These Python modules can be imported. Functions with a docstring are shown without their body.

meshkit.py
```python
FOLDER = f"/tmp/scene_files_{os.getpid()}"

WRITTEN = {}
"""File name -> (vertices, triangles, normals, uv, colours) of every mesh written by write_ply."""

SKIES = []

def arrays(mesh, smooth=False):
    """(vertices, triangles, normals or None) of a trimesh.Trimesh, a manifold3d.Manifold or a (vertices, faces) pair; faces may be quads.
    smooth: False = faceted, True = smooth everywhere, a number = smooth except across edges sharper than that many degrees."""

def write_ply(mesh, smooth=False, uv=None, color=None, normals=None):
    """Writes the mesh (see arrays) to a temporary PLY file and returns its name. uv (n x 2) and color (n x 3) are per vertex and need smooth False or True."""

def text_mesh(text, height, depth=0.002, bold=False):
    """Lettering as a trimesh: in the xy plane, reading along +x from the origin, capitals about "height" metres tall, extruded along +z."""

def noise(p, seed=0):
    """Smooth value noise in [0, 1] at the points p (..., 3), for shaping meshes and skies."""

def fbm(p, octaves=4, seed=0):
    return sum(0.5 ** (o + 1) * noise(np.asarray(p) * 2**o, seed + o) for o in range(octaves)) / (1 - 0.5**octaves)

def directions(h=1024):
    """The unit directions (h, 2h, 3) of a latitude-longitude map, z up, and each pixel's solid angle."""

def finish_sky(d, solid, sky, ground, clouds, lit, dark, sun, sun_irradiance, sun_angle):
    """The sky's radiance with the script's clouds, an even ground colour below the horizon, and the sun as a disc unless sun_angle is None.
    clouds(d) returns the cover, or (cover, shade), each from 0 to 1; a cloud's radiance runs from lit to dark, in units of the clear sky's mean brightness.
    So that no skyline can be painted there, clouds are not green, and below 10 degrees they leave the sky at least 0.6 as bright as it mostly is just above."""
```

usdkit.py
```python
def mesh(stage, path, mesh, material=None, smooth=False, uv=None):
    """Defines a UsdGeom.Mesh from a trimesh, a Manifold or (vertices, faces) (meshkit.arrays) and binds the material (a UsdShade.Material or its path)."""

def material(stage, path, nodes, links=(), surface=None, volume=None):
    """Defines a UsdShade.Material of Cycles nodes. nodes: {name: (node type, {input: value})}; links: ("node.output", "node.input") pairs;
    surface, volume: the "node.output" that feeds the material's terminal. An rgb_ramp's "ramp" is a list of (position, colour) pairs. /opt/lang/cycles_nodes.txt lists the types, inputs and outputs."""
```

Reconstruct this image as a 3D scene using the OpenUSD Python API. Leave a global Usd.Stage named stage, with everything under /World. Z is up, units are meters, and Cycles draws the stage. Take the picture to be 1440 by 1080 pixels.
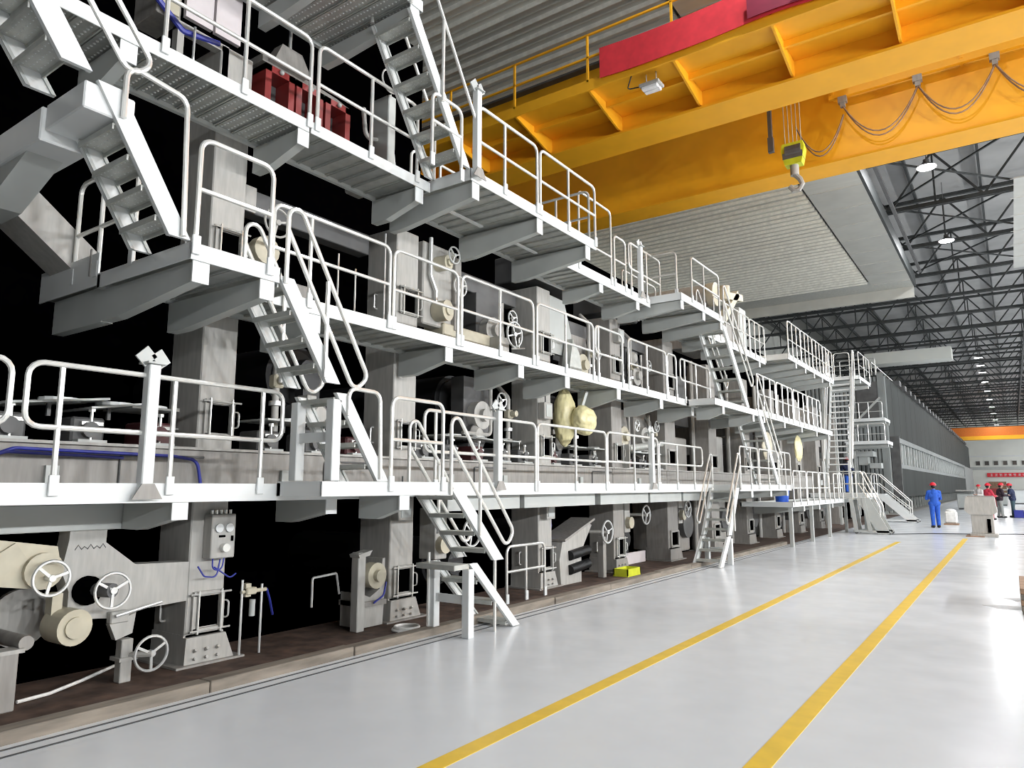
import math, random
import numpy as np, trimesh, manifold3d as mf
import usdkit, meshkit
from pxr import Usd, UsdGeom, UsdLux, UsdShade, Gf, Sdf

stage = Usd.Stage.CreateInMemory()
UsdGeom.SetStageUpAxis(stage, UsdGeom.Tokens.z)
UsdGeom.SetStageMetersPerUnit(stage, 1.0)
UsdGeom.Xform.Define(stage, '/World'); UsdGeom.Scope.Define(stage, '/World/Looks')
R = random.Random(7)

# ------------------------------------------------------------------ camera, light, exposure
PITCH, YAW, EYE = math.radians(8.2), math.radians(34.93), 1.65
fw = np.array([-math.sin(YAW) * math.cos(PITCH), math.cos(YAW) * math.cos(PITCH), math.sin(PITCH)])
rt = np.array([math.cos(YAW), math.sin(YAW), 0.0]); up = np.cross(rt, fw)
cam = UsdGeom.Camera.Define(stage, '/World/camera')
M = np.eye(4); M[0, :3], M[1, :3], M[2, :3], M[3, :3] = rt, up, -fw, (0, 0, EYE)
cam.AddTransformOp().Set(Gf.Matrix4d(M.tolist()))
cam.CreateHorizontalApertureAttr(36.0); cam.CreateVerticalApertureAttr(27.0)
cam.CreateFocalLengthAttr(24.975); cam.CreateClippingRangeAttr(Gf.Vec2f(0.05, 1000))
cam.CreateExposureAttr(-0.22)

LAMP_POWER = 620.0                        # one high-bay lamp
LAMP_ROWS = [(-1.6, [10, 21, 28, 37.3, 74, 79, 84, 92, 101, 111, 122, 133, 146, 158]),
             (5.0, [10, 21, 30, 39, 50, 62, 76, 92, 110, 130, 150, 166]),
             (11.0, [10, 21, 30, 39, 50, 62, 76, 92, 110, 130, 150, 166])]
FILL_LAMP = 760.0                         # one added, unseen fill lamp along the right hand wall
FILL_ROW = [-4, 0.5, 5, 10, 15, 21, 28, 36, 46, 58, 72, 90, 110, 130, 150, 166]
LAMP_Z = 12.85
world = UsdLux.DomeLight.Define(stage, '/World/dome_light')      # faint night sky outside the closed hall
world.CreateIntensityAttr(0.02)

# ------------------------------------------------------------------ materials
def mat(name, col, rough=0.5, metal=0.0, vary=0.12, scale=6.0, emit=0.0, bump=0.0, coat=0.0, spec=0.5, stretch=None, detail=4):
    c = np.array(col, float)
    nodes = {'g': ('geometry', {}), 'n': ('noise_texture', {'scale': scale, 'detail': float(detail)}),
             'r': ('rgb_ramp', {'ramp': [(0.3, tuple(c * (1 - vary))), (0.7, tuple(np.minimum(c * (1 + vary), 1)))]}),
             'p': ('principled_bsdf', {'roughness': rough, 'metallic': metal, 'coat_weight': coat, 'specular_ior_level': spec})}
    links = [('n.fac', 'r.fac'), ('r.color', 'p.base_color')]
    if stretch:
        nodes['m'] = ('mapping', {'scale': stretch}); links += [('g.position', 'm.vector'), ('m.vector', 'n.vector')]
    else:
        links.append(('g.position', 'n.vector'))
    if emit:
        nodes['p'][1].update({'emission_strength': emit, 'emission_color': tuple(col)})
    if bump:
        nodes['b'] = ('bump', {'strength': bump, 'distance': 0.01}); links += [('n.fac', 'b.height'), ('b.normal', 'p.normal')]
    return usdkit.material(stage, '/World/Looks/' + name, nodes, links, surface='p.BSDF')

white = mat('white_paint', (0.71, 0.73, 0.725), 0.35, vary=0.03, scale=2)
white2 = mat('pale_grey_paint', (0.47, 0.49, 0.475), 0.4, vary=0.05, scale=3)
rail_m = mat('rail_steel', (0.78, 0.78, 0.75), 0.26, metal=0.5, vary=0.03)
galv = mat('galvanised_sheet', (0.42, 0.43, 0.41), 0.42, metal=0.35, vary=0.10, scale=9)
galv2 = mat('galvanised_sheet_pale', (0.50, 0.51, 0.48), 0.42, metal=0.35, vary=0.10, scale=9)
bright = mat('bright_steel', (0.75, 0.76, 0.75), 0.3, metal=0.6, vary=0.05)
grey = mat('machine_grey', (0.42, 0.41, 0.385), 0.5, vary=0.12, scale=3, stretch=(6, 6, 1))
grey2 = mat('machine_grey_warm', (0.30, 0.285, 0.265), 0.5, vary=0.14, scale=3, stretch=(6, 6, 1))
grey3 = mat('machine_grey_dark', (0.10, 0.10, 0.10), 0.5, vary=0.2, scale=3)
black = mat("black_and_painted_shade", (0.0006, 0.0006, 0.0007), 1.0, vary=0.2, spec=0.0)  # flat black; also paints the shade inside and beneath the machine
roll_m = mat('roll_black_painted_shade', (0.012, 0.012, 0.013), 0.45, vary=0.3, scale=2, spec=0.25)  # near-black colour stands in for shade inside the machine
cream = mat('cream_paint', (0.52, 0.48, 0.37), 0.45, vary=0.1)
soil = mat('oily_brown_concrete', (0.085, 0.052, 0.038), 0.8, vary=0.55, scale=5, bump=0.6, detail=8)
kerb_m = mat('weathered_timber', (0.22, 0.19, 0.155), 0.8, vary=0.3, scale=4, stretch=(3, 0.5, 3), bump=0.3)
groove_m = mat('dark_groove', (0.07, 0.075, 0.08), 0.5)
floor_m = usdkit.material(stage, '/World/Looks/white_epoxy_floor', {
    'g': ('geometry', {}), 'n': ('noise_texture', {'scale': 0.35, 'detail': 5.0}), 'n2': ('noise_texture', {'scale': 1.7, 'detail': 6.0}),
    'r': ('rgb_ramp', {'ramp': [(0.3, (0.66, 0.685, 0.715)), (0.7, (0.695, 0.715, 0.74))]}),
    'rr': ('rgb_ramp', {'ramp': [(0.3, (0.20, 0.20, 0.20)), (0.7, (0.26, 0.26, 0.26))]}),
    'b': ('bump', {'strength': 0.05, 'distance': 0.02}),
    'p': ('principled_bsdf', {'specular_ior_level': 0.45})},
    [('g.position', 'n.vector'), ('g.position', 'n2.vector'), ('n.fac', 'r.fac'), ('r.color', 'p.base_color'), ('n2.fac', 'rr.fac'), ('rr.color', 'p.roughness'), ('n.fac', 'b.height'), ('b.normal', 'p.normal')], surface='p.BSDF')
stripe_m = mat('yellow_floor_paint', (0.80, 0.53, 0.035), 0.35, vary=0.08, scale=5)
crane_m = mat('crane_yellow', (0.88, 0.42, 0.014), 0.5, vary=0.05, scale=2)
crane_o = mat('crane_orange', (0.66, 0.17, 0.02), 0.45, vary=0.08)
red_cloth = mat('red_banner_cloth', (0.72, 0.035, 0.05), 0.7, vary=0.1)
maroon = mat('maroon_banner_cloth', (0.24, 0.012, 0.04), 0.7, vary=0.1)
glyph = mat('pale_lettering', (0.75, 0.55, 0.45), 0.7)
truss_m = mat('dark_truss_paint', (0.038, 0.042, 0.042), 0.5, vary=0.2)
rib_m = mat('bright_rib', (0.82, 0.82, 0.76), 0.3, metal=0.2)
roof_m = mat('roof_sheet', (0.40, 0.40, 0.395), 0.5, vary=0.08, scale=1)
soffit_m = mat('soffit_sheet', (0.66, 0.66, 0.61), 0.3, metal=0.35, vary=0.06, scale=1.5, stretch=(0.3, 4, 1))
soffit_m2 = mat('soffit_sheet_dull', (0.55, 0.55, 0.51), 0.35, metal=0.3, vary=0.06, scale=1.5)
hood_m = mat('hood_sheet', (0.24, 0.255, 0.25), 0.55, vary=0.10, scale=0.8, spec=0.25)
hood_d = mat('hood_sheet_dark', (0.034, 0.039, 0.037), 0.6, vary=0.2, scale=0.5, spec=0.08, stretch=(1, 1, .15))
wall_m = mat('hall_wall', (0.74, 0.75, 0.70), 0.7, vary=0.05, scale=0.4)
glass_m = mat('dark_window_glass', (0.09, 0.085, 0.08), 0.15, vary=0.2)
red_m = mat('red_machine_paint', (0.27, 0.032, 0.03), 0.4, vary=0.15)
dark_red = mat('dark_oxide_red', (0.075, 0.02, 0.022), 0.5)
roll_end = mat('roll_end_painted_shade', (0.022, 0.022, 0.023), 0.5)  # roll ends coloured dark so they look unlit
pink_m = mat('pale_pink_plate', (0.72, 0.66, 0.67), 0.45, vary=0.04)
blue_m = mat('blue_hose', (0.035, 0.045, 0.32), 0.4)
blue_p = mat('blue_plastic', (0.02, 0.11, 0.62), 0.4)
yellow_bag = mat('pale_yellow_plastic_film', (0.72, 0.66, 0.38), 0.35, vary=0.12, scale=9, bump=0.5)
lime_m = mat('lime_plastic', (0.62, 0.66, 0.03), 0.45)
brown_m = mat('brown_board', (0.30, 0.19, 0.12), 0.7, vary=0.25, scale=6)
lamp_m = mat('lamp_glow', (1.0, 0.98, 0.96), 0.5, emit=60.0)
off_lamp = mat('lamp_diffuser', (0.95, 0.9, 0.92), 0.3)
skin_m = mat('skin', (0.50, 0.30, 0.22), 0.5)
helmet_m = mat('red_helmet', (0.75, 0.02, 0.04), 0.3)
overall_b = mat('blue_overall', (0.02, 0.10, 0.50), 0.8, vary=0.15, scale=12)
overall_r = mat('red_overall', (0.52, 0.03, 0.06), 0.8, vary=0.15, scale=12)
cloth_d = mat('dark_jacket', (0.03, 0.015, 0.025), 0.8)
cloth_n = mat('navy_jacket', (0.02, 0.03, 0.08), 0.8)
cloth_g = mat('grey_trousers', (0.30, 0.31, 0.30), 0.8)
cloth_t = mat('teal_trousers', (0.05, 0.09, 0.11), 0.8)
cloth_w = mat('white_shirt', (0.7, 0.66, 0.64), 0.8)
hair_m = mat('black_hair_and_boots', (0.012, 0.011, 0.011), 0.6)
sack_m = mat('white_sack', (0.75, 0.74, 0.71), 0.8, vary=0.15, scale=7)
cable_m = mat('black_cable', (0.02, 0.02, 0.02), 0.5)
green_m = mat('green_sign', (0.05, 0.35, 0.12), 0.5)

# ------------------------------------------------------------------ mesh helpers: every one returns (vertices, triangles)
BOXF = np.array([[0, 2, 1], [1, 2, 3], [4, 5, 6], [5, 7, 6], [0, 1, 4], [1, 5, 4], [2, 6, 3], [3, 6, 7], [0, 4, 2], [2, 4, 6], [1, 3, 5], [3, 7, 5]])
def join(*ms):
    ms = [m for m in ms if m is not None]; V, F, n = [], [], 0
    for v, f in ms:
        V.append(v); F.append(np.asarray(f) + n); n += len(v)
    return np.vstack(V), np.vstack(F)
def hull(p):
    h = trimesh.convex.convex_hull(np.asarray(p, float)); return np.array(h.vertices), np.array(h.faces)
def bx(x0, x1, y0, y1, z0, z1, c=0.0):
    x0, x1 = min(x0, x1), max(x0, x1); y0, y1 = min(y0, y1), max(y0, y1); z0, z1 = min(z0, z1), max(z0, z1)
    if not c:
        v = np.array([[x, y, z] for z in (z0, z1) for y in (y0, y1) for x in (x0, x1)], float)
        return v, BOXF
    p = []
    for x, sx in ((x0, 1), (x1, -1)):
        for y, sy in ((y0, 1), (y1, -1)):
            for z, sz in ((z0, 1), (z1, -1)):
                p += [(x, y + sy * c, z + sz * c), (x + sx * c, y, z + sz * c), (x + sx * c, y + sy * c, z)]
    return hull(p)
def bar(p, q, w, h, upv=(0, 0, 1)):
    p, q = np.array(p, float), np.array(q, float); d = q - p; d /= np.linalg.norm(d)
    s = np.cross(d, upv)
    if np.linalg.norm(s) < 1e-6: s = np.cross(d, (1, 0, 0))
    s /= np.linalg.norm(s); u = np.cross(s, d)
    v = np.array([e + s * a * w / 2 + u * b * h / 2 for e in (p, q) for b in (-1, 1) for a in (-1, 1)])
    return v, BOXF
def prism(poly, axis, a0, a1):
    """polygon (2D, convex or not) extruded along an axis: 'x' takes (y,z), 'y' takes (x,z), 'z' takes (x,y)"""
    from shapely.geometry import Polygon
    m = trimesh.creation.extrude_polygon(Polygon(poly), a1 - a0, engine='earcut'); v = np.array(m.vertices); f = np.array(m.faces)
    t = v[:, 2] + a0
    if axis == 'x': w = np.stack([t, v[:, 0], v[:, 1]], 1)
    elif axis == 'y': w = np.stack([v[:, 0], t, v[:, 1]], 1); f = f[:, ::-1]
    else: w = np.stack([v[:, 0], v[:, 1], t], 1)
    return w, f
def fillet(pts, r, closed=False, n=4):
    pts = [np.array(p, float) for p in pts]; out = []; N = len(pts)
    for i, p in enumerate(pts):
        if not closed and i in (0, N - 1): out.append(p); continue
        a, b = pts[i - 1] - p, pts[(i + 1) % N] - p; la, lb = np.linalg.norm(a), np.linalg.norm(b); a /= la; b /= lb
        th = math.acos(max(-1, min(1, a @ b)))
        if th > 3.1 or r <= 0: out.append(p); continue
        t = min(r / math.tan(th / 2), la * 0.48, lb * 0.48); rr = t * math.tan(th / 2)
        c = (a + b) / np.linalg.norm(a + b) * (rr / math.sin(th / 2)) + p; e0 = p + a * t - c; e1 = p + b * t - c; ang = math.pi - th; k2 = max(n, int(ang / .4))
        for k in range(k2 + 1):
            s = k / k2; out.append(c + (math.sin((1 - s) * ang) * e0 + math.sin(s * ang) * e1) / math.sin(ang) if ang < 3.1 else c + e0)
    return np.array(out)
def tube(pts, r, n=8, fil=0.0, closed=False):
    P = fillet(pts, fil, closed) if fil else np.array(pts, float)
    N = len(P); V = []; nrm = None
    for i in range(N):
        a = P[(i - 1) % N] if (closed or i > 0) else P[i]; b = P[(i + 1) % N] if (closed or i < N - 1) else P[i]
        t = b - a; t /= np.linalg.norm(t) + 1e-12
        if nrm is None:
            nrm = np.cross(t, (0, 0, 1) if abs(t[2]) < 0.9 else (1, 0, 0))
        nrm = nrm - t * (nrm @ t); nrm /= np.linalg.norm(nrm) + 1e-12; bn = np.cross(t, nrm)
        an = np.arange(n) * 2 * math.pi / n
        V.append(P[i] + r * (np.cos(an)[:, None] * nrm + np.sin(an)[:, None] * bn))
    V = np.vstack(V); F = []
    for i in range(N if closed else N - 1):
        j = (i + 1) % N
        for k in range(n):
            l = (k + 1) % n; F += [[i * n + k, i * n + l, j * n + l], [i * n + k, j * n + l, j * n + k]]
    if not closed:
        for k in range(1, n - 1): F += [[0, k + 1, k], [(N - 1) * n, (N - 1) * n + k, (N - 1) * n + k + 1]]
    return V, np.array(F)
def cyl(p, q, r, n=16, r2=None):
    p, q = np.array(p, float), np.array(q, float); t = q - p; t /= np.linalg.norm(t)
    a = np.cross(t, (0, 0, 1) if abs(t[2]) < 0.9 else (1, 0, 0)); a /= np.linalg.norm(a); b = np.cross(t, a)
    an = np.arange(n) * 2 * math.pi / n; ring = np.cos(an)[:, None] * a + np.sin(an)[:, None] * b
    V = np.vstack([p + ring * r, q + ring * (r if r2 is None else r2)]); F = []
    for k in range(n):
        l = (k + 1) % n; F += [[k, l, n + l], [k, n + l, n + k]]
    for k in range(1, n - 1): F += [[0, k + 1, k], [n, n + k, n + k + 1]]
    return V, np.array(F)
def ball(c, r, sub=1, s=(1, 1, 1)):
    m = trimesh.creation.icosphere(subdivisions=sub, radius=r); return np.array(m.vertices) * s + np.array(c), np.array(m.faces)
def ring(c, r, tr, axis='x', n=20, tn=6):
    an = np.arange(n) * 2 * math.pi / n
    if axis == 'x': p = [(0, r * math.cos(a), r * math.sin(a)) for a in an]
    elif axis == 'y': p = [(r * math.cos(a), 0, r * math.sin(a)) for a in an]
    else: p = [(r * math.cos(a), r * math.sin(a), 0) for a in an]
    return tube(np.array(p) + np.array(c), tr, tn, closed=True)

# ------------------------------------------------------------------ scene helpers
USED = {}
def uniq(parent, name):
    k = parent + '/' + name; i = USED.get(k, 0); USED[k] = i + 1
    return k if i == 0 else f'{k}_{i:03d}'
def tagp(prim, label=None, cat=None, group=None, kind=None):
    for k, v in (('label', label), ('category', cat), ('group', group), ('kind', kind)):
        if v: prim.SetCustomDataByKey(k, v)
class Thing:
    def __init__(self, name, label, cat, o=(0, 0, 0), group=None, kind=None):
        self.path = uniq('/World', name); self.o = np.array(o, float)
        x = UsdGeom.Xform.Define(stage, self.path); x.AddTranslateOp().Set(Gf.Vec3d(*map(float, self.o))); self.prim = x.GetPrim()
        tagp(self.prim, label, cat, group, kind)
    def part(self, name, mesh, m, label=None, smooth=False, under=None, kind=None):
        p = uniq(under or self.path, name); v, f = mesh
        g = usdkit.mesh(stage, p, (np.asarray(v) - self.o, f), m, smooth=smooth); tagp(g.GetPrim(), label, kind=kind)
        return p
def struct(name, mesh, m, label=None):
    p = uniq('/World', name); g = usdkit.mesh(stage, p, mesh, m); tagp(g.GetPrim(), label, kind='structure'); return p
def single(name, label, cat, mesh, m, group=None, smooth=False, kind=None):
    v, f = mesh; v = np.asarray(v); o = np.array([(v[:, 0].min() + v[:, 0].max()) / 2, (v[:, 1].min() + v[:, 1].max()) / 2, v[:, 2].min()])
    p = uniq('/World', name); g = usdkit.mesh(stage, p, (v - o, f), m, smooth=smooth); UsdGeom.Xformable(g).AddTranslateOp().Set(Gf.Vec3d(*map(float, o)))
    tagp(g.GetPrim(), label, cat, group, kind); return p
def copy_of(src, name, loc, label, cat, group):
    p = uniq('/World', name); x = UsdGeom.Xform.Define(stage, p); x.AddTranslateOp()
    x.GetPrim().GetReferences().AddInternalReference(src); x.GetPrim().SetInstanceable(True)
    UsdGeom.Xformable(x).GetOrderedXformOps()[0].Set(Gf.Vec3d(*map(float, loc))); tagp(x.GetPrim(), label, cat, group)
    return p
ORD = ['first', 'second', 'third', 'fourth', 'fifth', 'sixth', 'seventh', 'eighth', 'ninth', 'tenth', 'eleventh', 'twelfth', 'thirteenth', 'fourteenth', 'fifteenth', 'sixteenth', 'seventeenth', 'eighteenth', 'nineteenth', 'twentieth'] + ['twenty ' + w for w in ('first', 'second', 'third', 'fourth', 'fifth', 'sixth', 'seventh', 'eighth', 'ninth')] + ['thirty ' + w for w in ('first', 'second', 'third', 'fourth')]

# ------------------------------------------------------------------ the hall shell
Y0, Y1, XL, XR, ZR = -9.0, 176.0, -17.0, 17.0, 15.7
KX = -5.45                                            # the kerb line between aisle floor and machine
fl = struct('floor', bx(KX, XR, Y0, Y1, -0.3, 0), floor_m, 'glossy white epoxy aisle floor')
def floorpart(name, mesh, m, label=None):
    g = usdkit.mesh(stage, uniq(fl, name), mesh, m); tagp(g.GetPrim(), label)
floorpart('painted_stripe', bx(-3.03, -2.90, 2.2, 24.5, 0.0, 0.003), stripe_m, 'yellow painted floor stripe nearer the machine')
floorpart('painted_stripe', bx(-1.45, -1.31, 2.2, 27.2, 0.0, 0.003), stripe_m, 'wide yellow painted floor stripe along the open aisle')
for gx in (-5.36, -5.22): floorpart('floor_groove', bx(gx - 0.012, gx + 0.012, 0, 24.0, 0.0, 0.004), groove_m)
for (sx, sy, r) in ((-0.95, 4.35, .07), (-0.72, 4.5, .05), (-1.35, 6.0, .03), (-0.2, 12.2, .25), (0.05, 13.1, .3)):
    a = np.linspace(0, 2 * math.pi, 14)[:-1]
    floorpart('scuff', prism([(sx + r * (1 + .3 * math.sin(3 * t)) * math.cos(t), sy + r * .8 * math.sin(t)) for t in a], 'z', 0.0, 0.0015), mat('scuff%d' % int(sy * 10), (0.50, 0.505, 0.51), 0.35))
pit = struct('floor', bx(-7.1, KX, Y0, 48, -0.4, -0.02), soil, 'oily brown concrete plinth along the foot of the machine')
struct('floor', bx(XL, -7.1, Y0, Y1, -0.4, -0.04), black, 'floor beneath the machine, coloured black as painted shade')  # shade under the machine is put into the floor colour
struct('floor', bx(-7.1, KX, 48, Y1, -0.4, -0.01), grey, 'grey floor beneath the dryer hood')
struct('wall_right', bx(XR, XR + .3, Y0, Y1, -0.3, ZR), wall_m)
struct('wall_left', bx(XL - .3, XL, Y0, Y1, -0.4, ZR), wall_m)
struct('wall_near', bx(XL, XR, Y0 - .3, Y0, -0.4, ZR), grey3)
ew = struct('wall_far', bx(XL, XR, Y1, Y1 + .3, -0.4, ZR), wall_m)
struct('ceiling', bx(XL, XR, Y0, Y1, ZR, ZR + .2), roof_m, 'pale roof sheeting above the trusses')
struct('shade_backdrop', join(bx(-10.7, -10.5, Y0, 11.4, -0.1, 11.7), bx(-10.7, -10.5, 11.4, 48, -0.1, 8.7)), black, 'added black backdrop, painted shade in the depth of the machine')  # added backdrop; the interior shade is its near-black colour
struct('shade_backdrop', bx(-10.5, -5.9, -1.2, -1.0, -0.1, 11.7), black, 'added black backdrop, painted shade at the end of the machine bay')  # added black sheet, shade painted at the near end

# kerb of weathered timbers laid end to end
k = Thing('kerb', 'weathered timber kerb between white aisle floor and brown machine plinth', 'kerb', (KX, 0, 0), kind='structure')
y = 0.2
while y < 21:
    L = R.uniform(1.5, 2.4); dz = R.uniform(-.008, .012)
    k.part('timber', bx(KX - .16, KX + R.uniform(-.006, .008), y, y + L - .012, -0.02, 0.085 + dz, .008), kerb_m); y += L

# ------------------------------------------------------------------ roof: trusses, purlins, lamps
def truss(y, label, grp):
    t = Thing('roof_truss', label, 'truss', (0, y, 13), group=grp, kind=None)
    t.part('bottom_chord', join(bx(XL, XR, y - .11, y - .03, 12.95, 13.12), bx(XL, XR, y + .03, y + .11, 12.95, 13.12)), truss_m)
    t.part('top_chord', bx(XL, XR, y - .09, y + .09, 15.2, 15.36), truss_m)
    xs = np.arange(XL + .5, XR + .1, 1.65); ds = []
    for i in range(len(xs) - 1):
        a, b = (13.05, 15.25) if i % 2 == 0 else (15.25, 13.05)
        ds.append(bar((xs[i], y, a), (xs[i + 1], y, b), .08, .08))
        if i % 2: ds.append(bar((xs[i], y, 13.05), (xs[i], y, 15.25), .07, .07))
    t.part('diagonal_bracing', join(*ds), truss_m)
ty = [-3, 3.4, 10.2, 21.4, 26.9] + [32.45 + 5.55 * k for k in range(25)]
for i, yy in enumerate(ty):
    truss(yy, f'dark steel roof truss, {ORD[i]} from the near end of the hall', None)
for i, xx in enumerate(np.arange(-16, 16.1, 2.65)):
    single('purlin', f'dark steel roof purlin running the length of the hall, {ORD[i]} from the machine side', 'purlin', bx(xx - .05, xx + .05, Y0, Y1, 15.38, 15.62), truss_m, smooth=False)
for i, (xx, w) in enumerate(((-3.1, .12), (1.6, .12), (6.5, .12))):
    single('bottom_tie', f'straight steel tie along the truss bottom chords, {ORD[i]} from the machine', 'tie beam', bx(xx - w / 2, xx + w / 2, 19, 42 if i == 0 else 160, 12.8, 12.94), truss_m if i else grey3)
# wind bracing crosses on the bottom chord plane, lying between the first trusses
for i in range(4):
    a, b = ty[3 + i], ty[4 + i]
    single('wind_brace', f'crossed wind bracing between roof trusses, {ORD[i]} bay beyond the yellow crane', 'brace', join(bar((-3.4, a, 13.2), (1.4, b, 13.2), .06, .06), bar((-3.4, b, 13.28), (1.4, a, 13.28), .06, .06)), truss_m)
lampN = [0]
def lamp(x, y, vis):
    if vis:
        lampN[0] += 1
        t = Thing('high_bay_lamp', f'glowing high bay lamp under the roof, {ORD[lampN[0] - 1]} from the camera', 'lamp', (x, y, LAMP_Z), group=None)
        t.part('housing', join(cyl((x, y, LAMP_Z + .02), (x, y, LAMP_Z + .16), .33, 16, .14), cyl((x, y, LAMP_Z + .16), (x, y, LAMP_Z + .3), .1, 10)), grey3, smooth=30)
        t.part('diffuser', cyl((x, y, LAMP_Z - .01), (x, y, LAMP_Z + .02), .3, 16), lamp_m, smooth=30)
        t.part('hanger', cyl((x, y, LAMP_Z + .3), (x, y, ZR + .01), .015, 6), grey3)
    l = UsdLux.DiskLight.Define(stage, uniq('/World', 'lamp_light')); l.AddTranslateOp().Set(Gf.Vec3d(x, y, LAMP_Z - .03))
    l.CreateRadiusAttr(0.24); l.CreateIntensityAttr(LAMP_POWER); l.CreateColorAttr(Gf.Vec3f(0.95, 0.975, 1.0))
for (x, ys) in LAMP_ROWS:
    for yy in ys: lamp(x, yy, x < 0 and yy > 18)
for i, yy in enumerate(FILL_ROW):  # added lamps out of view, brightening the soffit and aisle-facing sides
    t = Thing('added_fill_lamp', f'added fill lamp on the right hand wall, {ORD[i]} from the near end of the hall', 'floodlight', (XR - .4, yy, 6.6))
    t.part('housing', bx(XR - .38, XR - .2, yy - .6, yy + .6, 6.3, 6.9, .02), grey3); t.part('bracket', bx(XR - .2, XR, yy - .1, yy + .1, 6.5, 6.7), grey3); t.part('lens', bx(XR - .40, XR - .38, yy - .55, yy + .55, 6.34, 6.86), lamp_m)
    l = UsdLux.RectLight.Define(stage, uniq('/World', 'added_fill_light')); l.AddTranslateOp().Set(Gf.Vec3d(XR - .43, yy, 6.6)); l.AddRotateYOp().Set(102.0)
    l.CreateWidthAttr(.5); l.CreateHeightAttr(1.1); l.CreateIntensityAttr(FILL_LAMP); l.CreateColorAttr(Gf.Vec3f(0.95, 0.975, 1.0))

# ------------------------------------------------------------------ ribbed soffit over the machine
sof = Thing('ceiling', 'ribbed metal false ceiling above the machine', None, (-10, 20, 12), kind='structure')
yy = 4.0; i = 0
while yy < 39.2:
    w = .46
    sof.part('ceiling_plank', join(bx(-16.5, -5.28, yy, yy + w - .05, 12.0, 12.04), bx(-16.5, -5.28, yy + w * .42, yy + w * .47, 11.96, 12.0), bx(-16.5, -5.28, yy + w - .05, yy + w, 12.05, 12.09)), soffit_m if R.random() < .6 else soffit_m2)
    sof.part('plank_rib', prism([(yy + w - .085, 12.0), (yy + w - .07, 11.9), (yy + w - .05, 11.9), (yy + w - .04, 12.0)], 'x', -16.5, -5.28), rib_m); yy += w
yy = 4.0
while yy < 40:
    sof.part('border_panel', bx(-5.2, -3.4, yy, yy + 1.96, 11.97, 12.02), soffit_m2 if R.random() < .5 else soffit_m); yy += 2.0
    sof.part('joint_strip', bx(-5.2, -3.4, yy - .05, yy - .03, 11.95, 12.0), bright)
sof.part('end_fascia', bx(-16.5, -3.4, 39.3, 41.4, 11.98, 12.1), galv2)
sof.part('end_fascia', bx(-16.5, -3.4, 41.4, 41.5, 11.4, 12.4), soffit_m2)
sof.part('side_fascia', bx(-3.4, -3.3, 4, 41.5, 11.97, 12.6), truss_m)
sof.part('top_sheet', bx(-16.5, -3.4, 4, 41.4, 12.12, 12.16), grey3)

so2 = Thing('ceiling', 'pale soffit strip hung under the roof trusses at the right edge', None, (1.6, 30, 11.8), kind='structure')
yy = 28.0
while yy < 40: so2.part('border_panel', bx(0.85, 2.5, yy, yy + 1.96, 11.8, 11.85), soffit_m2); so2.part('joint_strip', bx(0.75, 2.1, yy - .05, yy - .03, 11.78, 11.8), bright); yy += 2.0
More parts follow.
